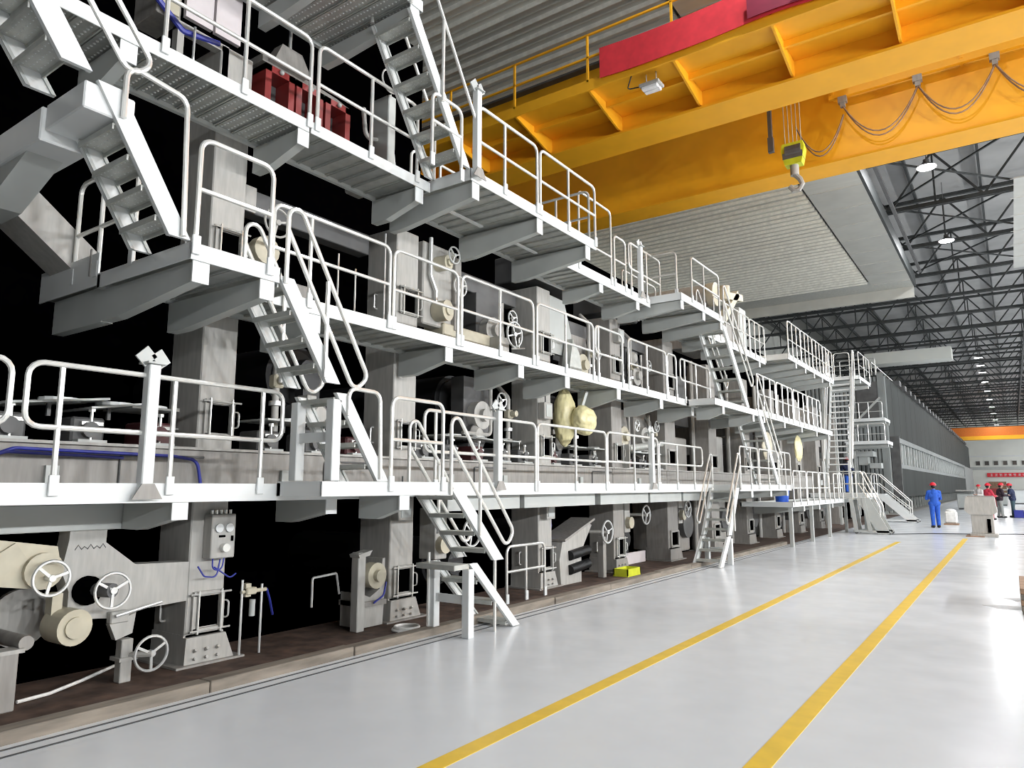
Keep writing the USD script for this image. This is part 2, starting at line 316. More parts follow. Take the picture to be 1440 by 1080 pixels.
# ------------------------------------------------------------------ the near yellow overhead crane
c = Thing('overhead_crane', 'yellow double girder overhead crane spanning the hall above the machine', 'crane', (0, 15, 9))
def girder(ya, yb, zb, zt):
    c.part('girder_web', join(bx(XL, XR, ya + .12, yb - .12, zb + .05, zt)), crane_m)
    c.part('bottom_flange', bx(XL, XR, ya, yb, zb, zb + .05), crane_m)
    c.part('top_flange', bx(XL, XR, ya - .05, yb + .05, zt, zt + .05), grey3)  # top coloured dark grey to cut yellow bounce onto the soffit
girder(12.82, 13.68, 9.0, 10.75); girder(16.82, 17.62, 9.0, 10.9)
c.part('walkway_floor', bx(XL, XR, 11.5, 12.94, 9.42, 9.46), crane_m)
c.part('added_bounce_cover', bx(XL, XR, 11.5, 12.94, 9.46, 9.468), grey3)  # added unseen grey sheet that keeps yellow bounce off the soffit
c.part('walkway_toe_board', bx(XL, XR, 11.46, 11.5, 9.32, 9.54), crane_m)
c.part('walkway_stringer', bx(XL, XR, 12.2, 12.26, 9.30, 9.42), crane_m)
for xx in np.arange(-13.2, 9, 1.75):
    c.part('walkway_bracket', prism([(11.5, 9.42), (12.94, 9.42), (12.94, 9.08), (12.75, 9.08), (11.5, 9.34)], 'x', xx - .02, xx + .02), crane_m)
    c.part('railing_post', bx(xx - .02, xx + .02, 11.46, 11.5, 9.5, 10.5), crane_m)
for zz in (10.0, 10.48): c.part('railing_rail', bx(XL, XR, 11.46, 11.5, zz, zz + .035), crane_m)
c.part('festoon_track', bx(-2.75, 9.0, 16.62, 16.72, 10.42, 10.58), crane_m)
for xx in (-2.7, -.2, 2.2, 4.6): c.part('track_bracket', bx(xx, xx + .06, 16.6, 16.94, 10.5, 10.7), crane_m)
c.part('end_carriage', bx(-16.2, -15.6, 11.5, 19, 9.0, 9.7), crane_m); c.part('end_carriage', bx(15.6, 16.2, 11.5, 19, 9.0, 9.7), crane_m)
c.part('trolley', join(bx(-4.6, -2.2, 13.2, 17.3, 10.98, 11.3), bx(-4.2, -2.6, 14.6, 16.0, 11.3, 11.75), cyl((-4.3, 15.2, 11.1), (-2.5, 15.2, 11.1), .3, 14)), crane_m)
for i, xx in enumerate((-2.47, -0.98, 0.40, 1.9, 3.4)):
    c.part('cable_trolley', join(bx(xx - .09, xx + .09, 16.6, 16.74, 10.28, 10.42), bx(xx - .05, xx + .05, 16.62, 16.72, 10.18, 10.28)), grey2)
def sag(x0, x1, z0, d, yy, r=.016, n=14):
    return tube([(x0 + (x1 - x0) * t, yy, z0 - d * (1 - (2 * t - 1) ** 2)) for t in np.linspace(0, 1, n)], r, 6)
for (a, b, d) in ((-3.5, -2.47, .75), (-2.47, -.98, .8), (-.98, .40, .75), (.4, 1.9, .8), (1.9, 3.4, .8)):
    c.part('festoon_cable', join(sag(a, b, 10.2 if a > -3 else 10.0, d, 16.66), sag(a, b, 10.2 if a > -3 else 10.0, d + .09, 16.7)), brown_m, smooth=True)
c.part('cable_socket', join(bx(-3.95, -3.87, 15.9, 16.0, 9.55, 10.4), bx(-3.97, -3.85, 15.9, 16.0, 9.2, 9.55)), grey3)
h = Thing('crane_hook', 'yellow hook block with grey hook hanging on ropes between the girders', 'crane hook', (-3.27, 15.2, 8.15))
h.part('block', prism([(-3.48, 8.9), (-3.06, 8.9), (-3.03, 8.75), (-3.1, 8.42), (-3.44, 8.42), (-3.5, 8.75)], 'y', 15.08, 15.32), lime_m, 'yellow block side plates')
h.part('sheave', cyl((-3.42, 15.2, 8.72), (-3.1, 15.2, 8.72), .17, 16), grey3)
h.part('block_band', bx(-3.47, -3.07, 15.06, 15.34, 8.55, 8.68), grey3, 'dark band across the block')
h.part('hook', join(cyl((-3.27, 15.2, 8.42), (-3.27, 15.2, 8.2), .09, 12), tube([(-3.27, 15.2, 8.22), (-3.17, 15.2, 8.1), (-3.13, 15.2, 7.98), (-3.2, 15.2, 7.87), (-3.31, 15.2, 7.88), (-3.38, 15.2, 7.98)], .055, 8)), grey, smooth=40)
for q, dx in enumerate((-.16, -.08, .0, .08, .16)): h.part('rope', cyl((-3.27 + dx, 15.2, 8.85), (-3.27 + dx * 1.1, 15.2, 11.05), .010, 6), cream)
f_ = Thing('floodlight', 'white twin panel floodlight hung under the crane walkway', 'floodlight', (-5.0, 11.75, 9.1))
f_.part('lamp_panel', bx(-5.16, -4.84, 11.66, 11.76, 9.07, 9.13, .01), off_lamp); f_.part('lamp_panel', bx(-5.16, -4.84, 11.79, 11.89, 9.07, 9.13, .01), off_lamp)
f_.part('housing', bx(-5.2, -4.8, 11.63, 11.92, 9.13, 9.19, .01), grey); f_.part('bracket', tube([(-5.1, 11.77, 9.17), (-5.1, 11.77, 9.43), (-4.9, 11.77, 9.43), (-4.9, 11.77, 9.17)], .012, 6), grey)
f_.part('cable', tube([(-5.2, 11.7, 9.17), (-5.38, 11.66, 9.17), (-5.42, 11.62, 9.17), (-5.3, 11.58, 9.43)], .012, 6, .06), cable_m)
def cloth(x0, x1, y, z0, z1, wave, th=.01):
    n = int((x1 - x0) / .25); xs = np.linspace(x0, x1, n + 1); V = []; F = []
    for s in (0, 1):
        for xx in xs:
            for zz, amp in ((z0, 1), (z1, .4)): V.append((xx, y + s * th + amp * wave * math.sin(xx * 3.1) * .5, zz + .03 * math.sin(xx * 1.7)))
    m = 2 * (n + 1)
    for i in range(n):
        a = 2 * i; F += [[a, a + 2, a + 3], [a, a + 3, a + 1], [m + a, m + a + 3, m + a + 2], [m + a, m + a + 1, m + a + 3]]
        F += [[a, m + a, m + a + 2], [a, m + a + 2, a + 2], [a + 1, a + 3, m + a + 3], [a + 1, m + a + 3, m + a + 1]]
    for a in (0, 2 * n): F += [[a, a + 1, m + a + 1], [a, m + a + 1, m + a]]
    return np.array(V), np.array(F)
b1 = Thing('banner', 'long red cloth banner tied along the crane walkway railing', 'banner', (-3, 11.4, 9.7))
b1.part('cloth', cloth(-5.9, 4.2, 11.40, 9.44, 10.06, .03), red_cloth, smooth=True)
b2 = Thing('banner', 'maroon banner with pale lettering hung in front of the red one on the crane', 'banner', (-2, 11.3, 9.65))
b2.part('cloth', cloth(-3.05, 4.2, 11.33, 9.47, 9.82, .015), maroon, smooth=True)
def blurmarks(x0, x1, n, y, z0, z1, seed):
    r = random.Random(seed); out = []; s = (x1 - x0) / n; H = z1 - z0
    for i in range(n):
        a = x0 + i * s + s * .15; w = s * .7
        for k in range(3): zz = z0 + H * (k + .2) / 3; out.append(bx(a + r.random() * w * .2, a + w * (1 - r.random() * .2), y - .004, y, zz, zz + H * .12))
        out.append(bx(a + w * .45, a + w * .58, y - .004, y, z0, z1))
    return join(*out)
b2.part('lettering', blurmarks(-2.4, 4.0, 22, 11.31, 9.53, 9.68, 3), glyph)

# far crane
fc = Thing('overhead_crane', 'distant orange overhead crane near the far end of the hall', 'crane', (0, 136, 9))
fc.part('girder_web', bx(XL + .05, XR - .05, 136, 137, 9.6, 11.0), crane_o); fc.part('bottom_flange', bx(XL + .05, XR - .05, 135.8, 137.2, 9.0, 9.6), crane_m); fc.part('girder_web', bx(XL + .05, XR - .05, 139, 140, 9.2, 11.2), crane_o)

# far wall details
def wallpart(name, mesh, m, label=None):
    g = usdkit.mesh(stage, uniq(ew, name), mesh, m); tagp(g.GetPrim(), label)
wallpart('cladding_band', bx(XL, XR, Y1 - .15, Y1, 5.0, 5.6), white2); wallpart('cladding_band', bx(XL, XR, Y1 - .12, Y1, 7.6, 7.9), white)
for i in range(9):
    xx = -5.6 + i * 1.55
    w = Thing('window_%d' % (i + 1), f'small dark upper window in the far wall, {ORD[i]} from the left', None, (xx, Y1, 6.5), kind='structure')
    w.part('pane', bx(xx - .35, xx + .35, Y1 - .1, Y1 - .02, 5.95, 6.75), glass_m); w.part('window_frame', join(bx(xx - .42, xx + .42, Y1 - .14, Y1, 5.87, 5.95), bx(xx - .42, xx + .42, Y1 - .14, Y1, 6.75, 6.83), bx(xx - .42, xx - .35, Y1 - .14, Y1, 5.95, 6.75), bx(xx + .35, xx + .42, Y1 - .14, Y1, 5.95, 6.75)), white2)
for i, xx in enumerate((-2.6, 4.1)):
    d = Thing('door_%d' % (i + 1), f'wide dark doorway in the far wall, {("left", "right")[i]} one', None, (xx, Y1, 0), kind='structure')
    d.part('door_leaf', bx(xx - 1.5, xx + 1.5, Y1 - .1, Y1 - .02, 0, 2.6), brown_m if i == 0 else grey3); d.part('door_frame', join(bx(xx - 1.65, xx - 1.5, Y1 - .16, Y1, 0, 2.75), bx(xx + 1.5, xx + 1.65, Y1 - .16, Y1, 0, 2.75), bx(xx - 1.5, xx + 1.5, Y1 - .16, Y1, 2.6, 2.75)), wall_m)
fb = Thing('banner', 'red banner with white lettering across the far end wall', 'banner', (0, 175, 3.7))
fb.part('cloth', bx(-4.2, 9, Y1 - .3, Y1 - .24, 3.55, 4.35), red_cloth); fb.part('lettering', blurmarks(-3.8, 8.6, 16, Y1 - .3, 3.72, 4.2, 5), white)

# ------------------------------------------------------------------ builders for walkways, railings, stairs
def deck(label, x0, x1, y0, y1, zb, zt, beams=(), ends='', pitch=.2, dim=False, name='walkway_deck', bd=.24, cat='walkway', rim=True, legs=()):
    t = Thing(name, label, cat, (x1, y0, zb))
    t.part('toe_board', bx(x1 - .014, x1, y0, y1, zb, zt, .003), white, 'white toe board along the aisle edge')
    if rim: t.part('rear_channel', bx(x0, x0 + .05, y0, y1, zb, zb + .12), white2)
    if 'l' in ends: t.part('toe_board', bx(x0, x1, y0, y0 + .014, zb, zt, .003), white, 'white toe board across the near end')
    if 'r' in ends: t.part('toe_board', bx(x0, x1, y1 - .014, y1, zb, zt, .003), white, 'white toe board across the far end')
    n = max(1, int(round((y1 - y0) / pitch))); p = (y1 - y0) / n; dm = []
    for i in range(n):
        a = y0 + i * p; g = .006
        t.part('grating_plank', join(bx(x0 + .02, x1 - .014, a + g, a + p - g, zb + .045, zb + .06), bx(x0 + .02, x1 - .014, a + g, a + g + .012, zb + .025, zb + .045), bx(x0 + .02, x1 - .014, a + p - g - .012, a + p - g, zb + .025, zb + .045)), galv if i % 3 else galv2)
        if dim:
            for rr in (.3, .7):
                for xx in np.arange(x0 + .08, x1 - .05, .052): dm.append(((xx, a + p * rr, zb + .044)))
    if dim:  # white dots paint the light that shows through the plank holes
        o = np.array([(1, 0, 0), (0, 1, 0), (-1, 0, 0), (0, -1, 0), (0, 0, -.7)]) * .015; fo = np.array([[0, 4, 1], [1, 4, 2], [2, 4, 3], [3, 4, 0]])
        t.part('dimples_painted_light', (np.vstack([np.array(d) + o for d in dm]), np.vstack([fo + 5 * i for i in range(len(dm))])), white, 'rows of punched dimples, painted white for light through their holes', kind='stuff')
    for lx, ly in legs: t.part('leg', bx(lx - .05, lx + .05, ly - .05, ly + .05, -.03, zb, .006), white2)
    for b in beams:
        t.part('cross_beam', join(prism([(x0, zb), (x1 - .03, zb), (x1 - .03, zb - bd * .55), (x0 + .25, zb - bd), (x0, zb - bd)], 'y', b - .05, b + .05)), white2)
        t.part('beam_end_plate', bx(x1 - .03, x1 - .015, b - .07, b + .07, zb - bd * .6, zb), white)
    return t

RC = {}
def rail(where, x, ys, zb, zm, zt, left='post', right='post', ov=.2, r=.021, axis='y', label=None, n=8, group=None):
    i = RC.get(where, 0); RC[where] = i + 1
    label = label or f'white tubular guard railing panel {where}, {ORD[i]} from the left'
    P = (lambda s, z: (x, s, z)) if axis == 'y' else (lambda s, z: (s, x, z))
    t = Thing('guard_rail', label, 'railing', P(ys[0], zb))
    a, b = ys[0], ys[-1]; L = [(a, zb), (a, zt)] if left == 'post' else [(b, zm), (a - ov, zm), (a - ov, zt)]
    Rr = [(b, zt), (b, zb)] if right == 'post' else [(b + ov, zt), (b + ov, zm), (a, zm)]
    closed = left == 'loop' and right == 'loop'
    if closed: path = [(a - ov, zm), (a - ov, zt), (b + ov, zt), (b + ov, zm)]
    else: path = L + Rr
    t.part('frame_tube', tube([P(*q) for q in path], r, n, .10, closed=closed), rail_m, smooth=40)
    if left == 'post' and right == 'post': t.part('mid_rail', tube([P(a, zm), P(b, zm)], r * .92, n), rail_m, smooth=40)
    for s in ys:
        if (s == a and left == 'post') or (s == b and right == 'post'): pass
        else: t.part('post', tube([P(s, zb), P(s, zt - r)], r, n), rail_m, smooth=40)
        if axis == 'y': t.part('post_socket', bx(x + .002, x + .026, s - .034, s + .034, zb - .02, zb + .13, .004), white)
        else: t.part('post_socket', bx(s - .034, s + .034, x - .026, x - .002, zb - .02, zb + .13, .004), white)
    return t
def slope_rail(label, x, path, r=.021, supports=(), name='stair_handrail', axis='y', n=8):
    P = (lambda s, z: (x, s, z)) if axis == 'y' else (lambda s, z: (s, x, z))
    t = Thing(name, label, 'handrail', P(*path[0]))
    t.part('handrail_tube', tube([P(*q) for q in path], r, n, .09), rail_m, smooth=40)
    for (s, z0, z1) in supports: t.part('support_post', tube([P(s, z0), P(s, z1)], r, n), rail_m, smooth=40)
    return t
def stair(label, x0, x1, top, foot, n, w=.22, dim=True, first=.5, name='stair', legs=None, tw=.2, tm=None, th=.012):
    (yt, zt), (yf, zf) = top, foot; s = 1 if yf > yt else -1
    t = Thing(name, label, 'stairs', (x1, yf, zf))
    poly = [(yt, zt), (yt + s * w, zt), (yf + s * w, zf), (yf, zf)]
    if s < 0: poly = poly[::-1]
    inner = lambda q: [(a, b) for a, b in q]
    t.part('stringer', prism(poly, 'x', x1 - .035, x1), white, 'outer stringer on the aisle side')
    t.part('stringer', prism(poly, 'x', x0, x0 + .035), white)
    for xx in (x0 + .035, x1 - .047):      # flange strips that show as ribs inside the channel
        for e in (.0, w - .03):
            q = [(yt + s * e, zt), (yt + s * (e + .03), zt), (yf + s * (e + .03), zf), (yf + s * e, zf)]
            t.part('stringer_flange', prism(q if s > 0 else q[::-1], 'x', xx, xx + .012), white2)
    dm = []
    for i in range(n):
        f = (i + first) / n; y, z = yt + (yf - yt) * f + s * w * .5, zt + (zf - zt) * f
        lips = [bx(x0 + .04, x1 - .04, e, e + .012, z - .045, z - th) for e in (y - tw / 2, y + tw / 2 - .012)] if th < .03 else []
        t.part('tread', join(bx(x0 + .04, x1 - .04, y - tw / 2, y + tw / 2, z - th, z), *lips), tm or galv2)
        if dim:
            for rr in (-.05, 0, .05):
                for xx in np.arange(x0 + .08, x1 - .06, .05): dm.append((xx, y + rr, z - .012))
    if dim:  # white dots paint light showing through the tread holes
        o = np.array([(1, 0, 0), (0, 1, 0), (-1, 0, 0), (0, -1, 0), (0, 0, -.7)]) * .009; fo = np.array([[0, 4, 1], [1, 4, 2], [2, 4, 3], [3, 4, 0]])
        t.part('dimples_painted_light', (np.vstack([np.array(d) + o for d in dm]), np.vstack([fo + 5 * i for i in range(len(dm))])), white, 'punched dimples on the treads, painted white for light through their holes', kind='stuff')
    for (ly, lz0, lz1) in legs or ():
        t.part('leg', bx(x1 - .10, x1, ly - .05, ly + .05, lz0, lz1, .006), white)
        t.part('leg', bx(x0, x0 + .10, ly - .05, ly + .05, lz0, lz1, .006), white)
        t.part('leg_tie', bx(x0 + .1, x1 - .1, ly - .02, ly + .02, lz0 + (lz1 - lz0) * .48, lz0 + (lz1 - lz0) * .48 + .09), white)
    return t

MX = -5.62          # front edge of the main walkways; landings and stairs stand out to x = -5
LX = -5.0
# ---- lower walkway
deck('lower walkway deck, left stretch beside the two loop-ended railings', -6.45, MX, .2, 6.0, 1.52, 1.675, (1.2, 3.3, 4.9), '')
deck('short lower landing deck standing forward at the head of the floor stair', MX + .005, LX, 4.22, 6.02, 1.56, 1.695, (5.3,), 'lr')
t = deck('long lower walkway deck between the two floor stairs', -6.45, MX, 6.02, 16.05, 1.535, 1.70, (), '')
for a, b in ((6.9, 8.5), (8.62, 10.75), (10.95, 12.9), (13.0, 14.6), (14.7, 15.9)):
    t.part('under_beam', bx(-5.95, -5.8, a, b, 1.34, 1.535, .004), white2)
deck('lower landing deck at the head of the second floor stair', -6.45, LX, 16.05, 20.6, 1.54, 1.69, (17, 18.6, 20.2), 'lr')
deck('low far walkway deck, a step below the lower walkway', -6.45, LX, 20.62, 28.8, 1.08, 1.22, (22, 24, 26, 28), 'lr', pitch=.5, legs=((-5.1, 20.75), (-5.1, 23.2), (-5.1, 25.7), (-5.1, 28.6)))
W1 = 'on the lower walkway'
rail(W1, MX, [.6, 1.2, 1.80], 1.6, 2.07, 2.53, 'post', 'loop')
rail(W1, MX, [2.32, 3.18, 4.03], 1.6, 2.07, 2.53, 'loop', 'loop', ov=.22)
rail('at the floor stair landing', LX, [5.08, 5.86], 1.62, 2.11, 2.535)
rail(W1, MX, [6.45, 7.70, 8.64], 1.6, 2.06, 2.55, 'loop', 'post')
rail(W1, MX, [8.69, 9.80, 10.83], 1.6, 2.06, 2.56)
rail(W1, MX, [10.88, 11.94, 12.99], 1.6, 2.07, 2.57)
rail(W1, MX, [13.06, 13.96, 14.92], 1.6, 2.09, 2.50, 'post', 'loop', ov=.5)
rail(W1, LX, [16.1, 16.9, 17.5], 1.6, 2.1, 2.55)
rail(W1, LX, [17.6, 18.4, 19.3], 1.6, 2.1, 2.55)
rail(W1, LX, [19.4, 20.0, 20.55], 1.6, 2.1, 2.55)
y = 20.8
while y < 27:
    L = 1.5; rail('on the low far walkway', LX, [y, y + L / 2, y + L], 1.14, 1.6, 2.08, n=6); y += L + (.12 if abs(y - 26) > 2 else .7)
def cradle_post(label, x, y, z0, z1, s=.095):
    t = Thing('cradle_post', label, 'post', (x, y, z0))
    t.part('tube', bx(x - s / 2, x + s / 2, y - s / 2, y + s / 2, z0, z1, .008), white)
    t.part('cap_plate', bx(x - s * .8, x + s * .8, y - s * .8, y + s * .8, z1, z1 + .015), white2)
    t.part('cradle_arm', bar((x, y - .02, z1 + .02), (x, y - .10, z1 + .10), .13, .018, (1, 0, 0)), white2)
    t.part('cradle_arm', bar((x, y + .02, z1 + .02), (x, y + .10, z1 + .085), .13, .018, (1, 0, 0)), white2)
    t.part('foot_gusset', prism([(y - .12, z0), (y + .12, z0), (y + .05, z0 + .12), (y - .05, z0 + .12)], 'x', x + s / 2, x + s / 2 + .012), grey2, 'bare metal gusset at the foot')
cradle_post('square white cradle post on the left lower walkway', MX + .02, 2.97, 1.55, 2.62)
cradle_post('square white cradle post right of the first floor stair', MX + .02, 7.69, 1.6, 2.66)
cradle_post('square white cradle post near the second floor stair on the lower walkway', MX + .02, 12.66, 1.6, 2.66)

# ---- stair from floor to the lower walkway (first), hung flight and step stand
stair('hung flight of white steps below the near lower landing', -5.6, LX, (6.02, 1.62), (6.80, .80), 4, first=.35, w=.19)
slope_rail('looped outer handrail of the near floor stair', LX + .02, [(5.98, 1.56), (5.98, 2.56), (7.16, 1.12), (7.02, .93), (5.98, 2.1)], supports=((6.5, 1.1, 1.9),))
slope_rail('looped inner handrail of the near floor stair', -5.6, [(5.98, 1.56), (5.98, 2.56), (7.16, 1.12), (7.02, .93), (5.98, 2.1)], supports=((6.5, 1.1, 1.9),))
stair('white step stand on the aisle floor under the near hung flight', -5.6, LX, (6.34, .80), (7.18, .01), 3, first=.75, w=.14, name='step_stand', legs=((6.38, 0.0, .74),))
for th in ('step_stand',):
    single('step_platform', 'small dimpled top step of the near floor step stand', 'step', bx(-5.58, -5.02, 6.1, 6.36, .742, .80, .005), galv2)
for i, (xx, yy) in enumerate(((-5.58, 6.62), (-5.02, 6.84))):
    single('hanger_post', f'thin white strut standing under the near hung flight, {("inner", "outer")[i]} one', 'post', cyl((xx, yy + (.0 if i else -.3), -.02), (xx, yy + (.0 if i else -.3), .9), .019, 8), rail_m, smooth=40)
# low guard rail on the plinth right of the stair
rail('standing on the brown plinth right of the near floor stair', -6.1, [8.6, 9.1, 9.62], -.02, .42, .78, label='low white railing standing on the brown plinth right of the near floor stair')
# second floor stair, descending toward the camera
stair('second floor stair, hung flight seen head on', -5.6, LX, (16.0, 1.62), (15.35, .62), 5, first=.3, dim=False)
stair('second floor step stand seen head on', -5.6, LX, (15.3, .60), (14.75, .01), 3, first=.3, dim=False, name='step_stand', legs=((15.35, 0, .55),))
for nm, xx in (('left', -5.62), ('right', -4.98)):
    slope_rail(f'tall looped handrail on the {nm} of the second floor stair', xx, [(16.05, 1.6), (16.05, 2.58), (14.95, .98), (15.08, .82), (16.05, 2.15)], supports=((15.5, .7, 1.7),), n=6)

# ---- stair middle -> lower
stair('short hung flight below the middle landing at the left', -5.6, LX, (3.68, 3.44), (4.24, 2.58), 4, first=.25, dim=False, w=.16)
stair('white step stand on the lower walkway under the hung flight', -5.6, LX, (4.36, 2.50), (4.90, 1.70), 4, first=.2, w=.15, name='step_stand', dim=False, legs=((4.38, 1.70, 2.44),))
slope_rail('looped outer handrail hanging below the middle landing', LX + .02, [(3.74, 3.38), (3.74, 4.3), (4.72, 2.68), (4.55, 2.52), (3.74, 3.86)], supports=((4.2, 2.62, 3.5),))
slope_rail('looped inner handrail hanging below the middle landing', -5.6, [(3.74, 3.38), (3.74, 4.3), (4.72, 2.68), (4.55, 2.52), (3.74, 3.86)], supports=((4.2, 2.62, 3.5),))
slope_rail('bent white grab rail on the step stand of the lower walkway', LX + .01, [(4.5, 2.3), (4.5, 2.56), (4.9, 2.55), (4.93, 1.72)])

# ---- middle walkway
deck('near middle landing deck at the left with a long cross arm', -6.45, LX, 2.87, 3.70, 3.37, 3.505, (2.98, 3.58), 'lr', dim=False, bd=.28)
t = Thing('cross_walkway', 'transverse walkway arm running back from the near middle landing', 'walkway', (-6.45, 2.87, 3.4))
t.part('toe_board', bx(-7.6, -6.45, 2.87, 2.885, 3.40, 3.70, .003), white); t.part('floor_plate', bx(-7.6, -6.45, 2.885, 3.5, 3.44, 3.46), galv); t.part('cross_beam', bx(-7.4, -6.45, 2.93, 3.03, 3.08, 3.4), white2)
t.part('stop_plate', bx(-6.6, -6.58, 2.86, 2.87, 3.5, 3.75), grey2)
deck('middle walkway deck, long run of railing panels', -6.45, MX, 3.72, 17.75, 3.365, 3.505, (4.6, 6.7, 8.3, 9.6, 11.4, 13.3, 15), '', bd=.3)
deck('middle landing deck under the second upper stair', MX + .005, LX, 14.6, 17.75, 3.36, 3.5, (15.2, 17.4), 'lr', bd=.26)
deck('far middle walkway deck', -6.45, LX - .05, 17.78, 26.9, 3.4, 3.56, (18.5, 20.5, 22.5, 24.5, 26.3), 'r', pitch=.5)
W2 = 'on the middle walkway'
rail('on the near middle landing', LX, [2.91, 3.58], 3.43, 3.94, 4.36)
t = rail('across the near end of the middle landing', 2.89, [-6.95, -6.5, -5.9], 3.5, 3.95, 4.45, axis='x', label='white railing across the left end of the near middle landing')
rail(W2, MX, [4.05, 4.50, 5.62], 3.43, 3.92, 4.36)
rail(W2, MX, [5.69, 6.84], 3.43, 3.88, 4.36)
rail(W2, MX, [6.92, 7.76, 8.59], 3.43, 3.90, 4.36)
rail(W2, MX, [8.69, 9.53, 10.44], 3.43, 3.90, 4.37)
rail(W2, MX, [10.62, 11.54], 3.43, 3.9, 4.37, 'loop', 'post', ov=.1)
rail(W2, MX, [11.80, 12.6, 13.54], 3.43, 3.9, 4.37)
rail(W2, MX, [13.6, 14.07], 3.43, 3.9, 4.37)
rail(W2, MX, [14.55, 15.22, 16.1], 3.43, 3.9, 4.36, 'loop', 'post', ov=.25)
y = 17.9
while y < 24.8:
    L = 1.7; rail('on the far middle walkway', LX - .05, [y, y + .6, y + 1.2, y + L], 3.46, 3.95, 4.45, n=6); y += L + .12

# ---- stair upper -> middle at the left
stair('perforated flight coming down to the near middle landing', -5.6, LX, (2.12, 4.46), (2.70, 3.51), 5, w=.17, first=.3)
stair('perforated flight above it at the top left corner', -5.6, LX, (1.30, 5.35), (1.88, 4.50), 5, w=.2, first=.2)
slope_rail('looped handrail of the top left flight hanging in front of the upper walkway', LX + .02, [(1.35, 5.3), (1.35, 6.2), (2.48, 4.74), (2.32, 4.58), (1.35, 5.9)])
slope_rail('bent handrail of the flight down to the near middle landing', LX + .02, [(2.30, 4.25), (2.30, 4.66), (2.76, 4.60), (2.80, 3.52)])
t = Thing('stair_support', 'white transverse beam carrying the top left stair', 'beam', (-6, 2.1, 4.2))
t.part('beam', bx(-8.2, -5.62, 2.02, 2.36, 4.16, 4.42, .01), white); t.part('end_box', bx(-5.62, -5.03, 2.05, 2.4, 4.24, 4.44, .01), white); t.part('bracket', prism([(-7.0, 4.16), (-5.9, 4.16), (-6.6, 3.9), (-7.0, 3.9)], 'y', 2.05, 2.3), white2)
single('diagonal_brace', 'broad pale diagonal box beam at the left edge below the top stair', 'beam', bar((-7.2, 1.4, 4.98), (-7.2, 3.02, 3.72), .3, .44, (1, 0, 0)), grey)

# ---- upper walkway
deck('upper walkway deck with rows of dimples painted white as light, near stretch', -6.4, MX, .4, 4.42, 5.245, 5.375, (2.6, 4.36), '', dim=True, bd=.28)
deck('upper walkway deck, second stretch below the dark platform', -6.4, MX, 4.44, 6.28, 5.245, 5.375, (6.1,), '', bd=.3)
deck('forward upper platform deck with two railing panels', -6.4, LX, 6.30, 9.45, 5.27, 5.42, (6.42, 7.85, 9.2), 'lr', bd=.34)
for a, b in ((6.55, 7.6), (8.1, 9.0)): single('stiffener_strip', f'thin white stiffener strip under the forward upper platform, {"near" if a < 7 else "far"} one', 'strip', bx(-5.85, -5.80, a, b, 5.25, 5.272), white)
deck('upper walkway deck beyond the forward platform', -6.4, MX, 9.47, 12.85, 5.16, 5.33, (10.8, 12.3), '', bd=.25)
deck('second forward upper platform deck above the far middle landing', -6.4, LX, 12.9, 15.45, 5.25, 5.40, (13.0, 14.2, 15.3), 'lr', bd=.28)
deck('far upper walkway deck, nearer stretch set back', -6.4, MX, 15.5, 20.95, 5.15, 5.33, (16.5, 17.8, 19.1, 20.4), 'r', pitch=.5)
deck('far upper walkway deck, stretch standing forward by the tall ladder stair', -6.4, LX, 21.0, 27.4, 5.28, 5.44, (22, 23.2, 24.4, 25.6, 26.8), 'lr', pitch=.5)
W3 = 'on the upper walkway'
rail(W3, MX, [2.88, 3.65, 4.41], 5.31, 5.82, 6.27)
rail(W3, MX, [4.51, 5.27, 6.03], 5.31, 5.82, 6.27)
rail('on the forward upper platform', LX, [6.46, 7.0, 7.76], 5.34, 5.82, 6.28)
rail('on the forward upper platform', LX, [7.84, 8.6, 9.41], 5.34, 5.82, 6.28)
rail('across the far end of the forward upper platform', 9.4, [-6.35, -5.7, -5.1], 5.34, 5.82, 6.25, axis='x', label='white railing across the far end of the forward upper platform')
rail('at the back of the forward upper platform', -6.35, [6.7, 7.3, 7.9], 5.34, 5.8, 6.2, 'post', 'loop', label='white railing along the back of the forward upper platform, near one', ov=.15)
rail('at the back of the forward upper platform', -6.35, [8.3, 8.8, 9.3], 5.34, 5.8, 6.2, label='white railing along the back of the forward upper platform, far one')
rail(W3, MX, [10.0, 11.17], 5.25, 5.75, 6.6)
rail(W3, MX, [11.3, 11.75], 5.25, 5.75, 6.2)
rail(W3, MX, [12.0, 12.7, 13.35], 5.25, 5.75, 6.25, 'loop', 'post', ov=.1)
rail('across the second forward upper platform', 12.95, [-6.2, -5.1], 5.35, 5.8, 6.25, axis='x', label='white railing across the near end of the second forward upper platform')
rail('on the second forward upper platform', LX, [13.5, 14.2, 15.15], 5.33, 5.8, 6.27)
rail('at the back of the second forward upper platform', -6.35, [13.3, 14.0, 14.8], 5.33, 5.75, 6.15, 'loop', 'post', label='white loop-ended railing along the back of the second forward upper platform')
y = 16.6
while y < 20: rail('on the set back far upper walkway', MX, [y, y + .45, y + .9, y + 1.4], 5.22, 5.75, 6.25, n=6, r=.018); y += 1.46
y = 21.1
while y < 26.5: rail('on the forward far upper walkway', LX, [y, y + .5, y + 1.0, y + 1.5], 5.34, 5.87, 6.42, n=6, r=.018); y += 1.56
cradle_post('square white hook post on the forward upper platform', LX + .03, 6.38, 5.3, 6.42, .085)
cradle_post('square white hook post beyond the forward upper platform', MX + .02, 12.37, 5.25, 6.28, .09)
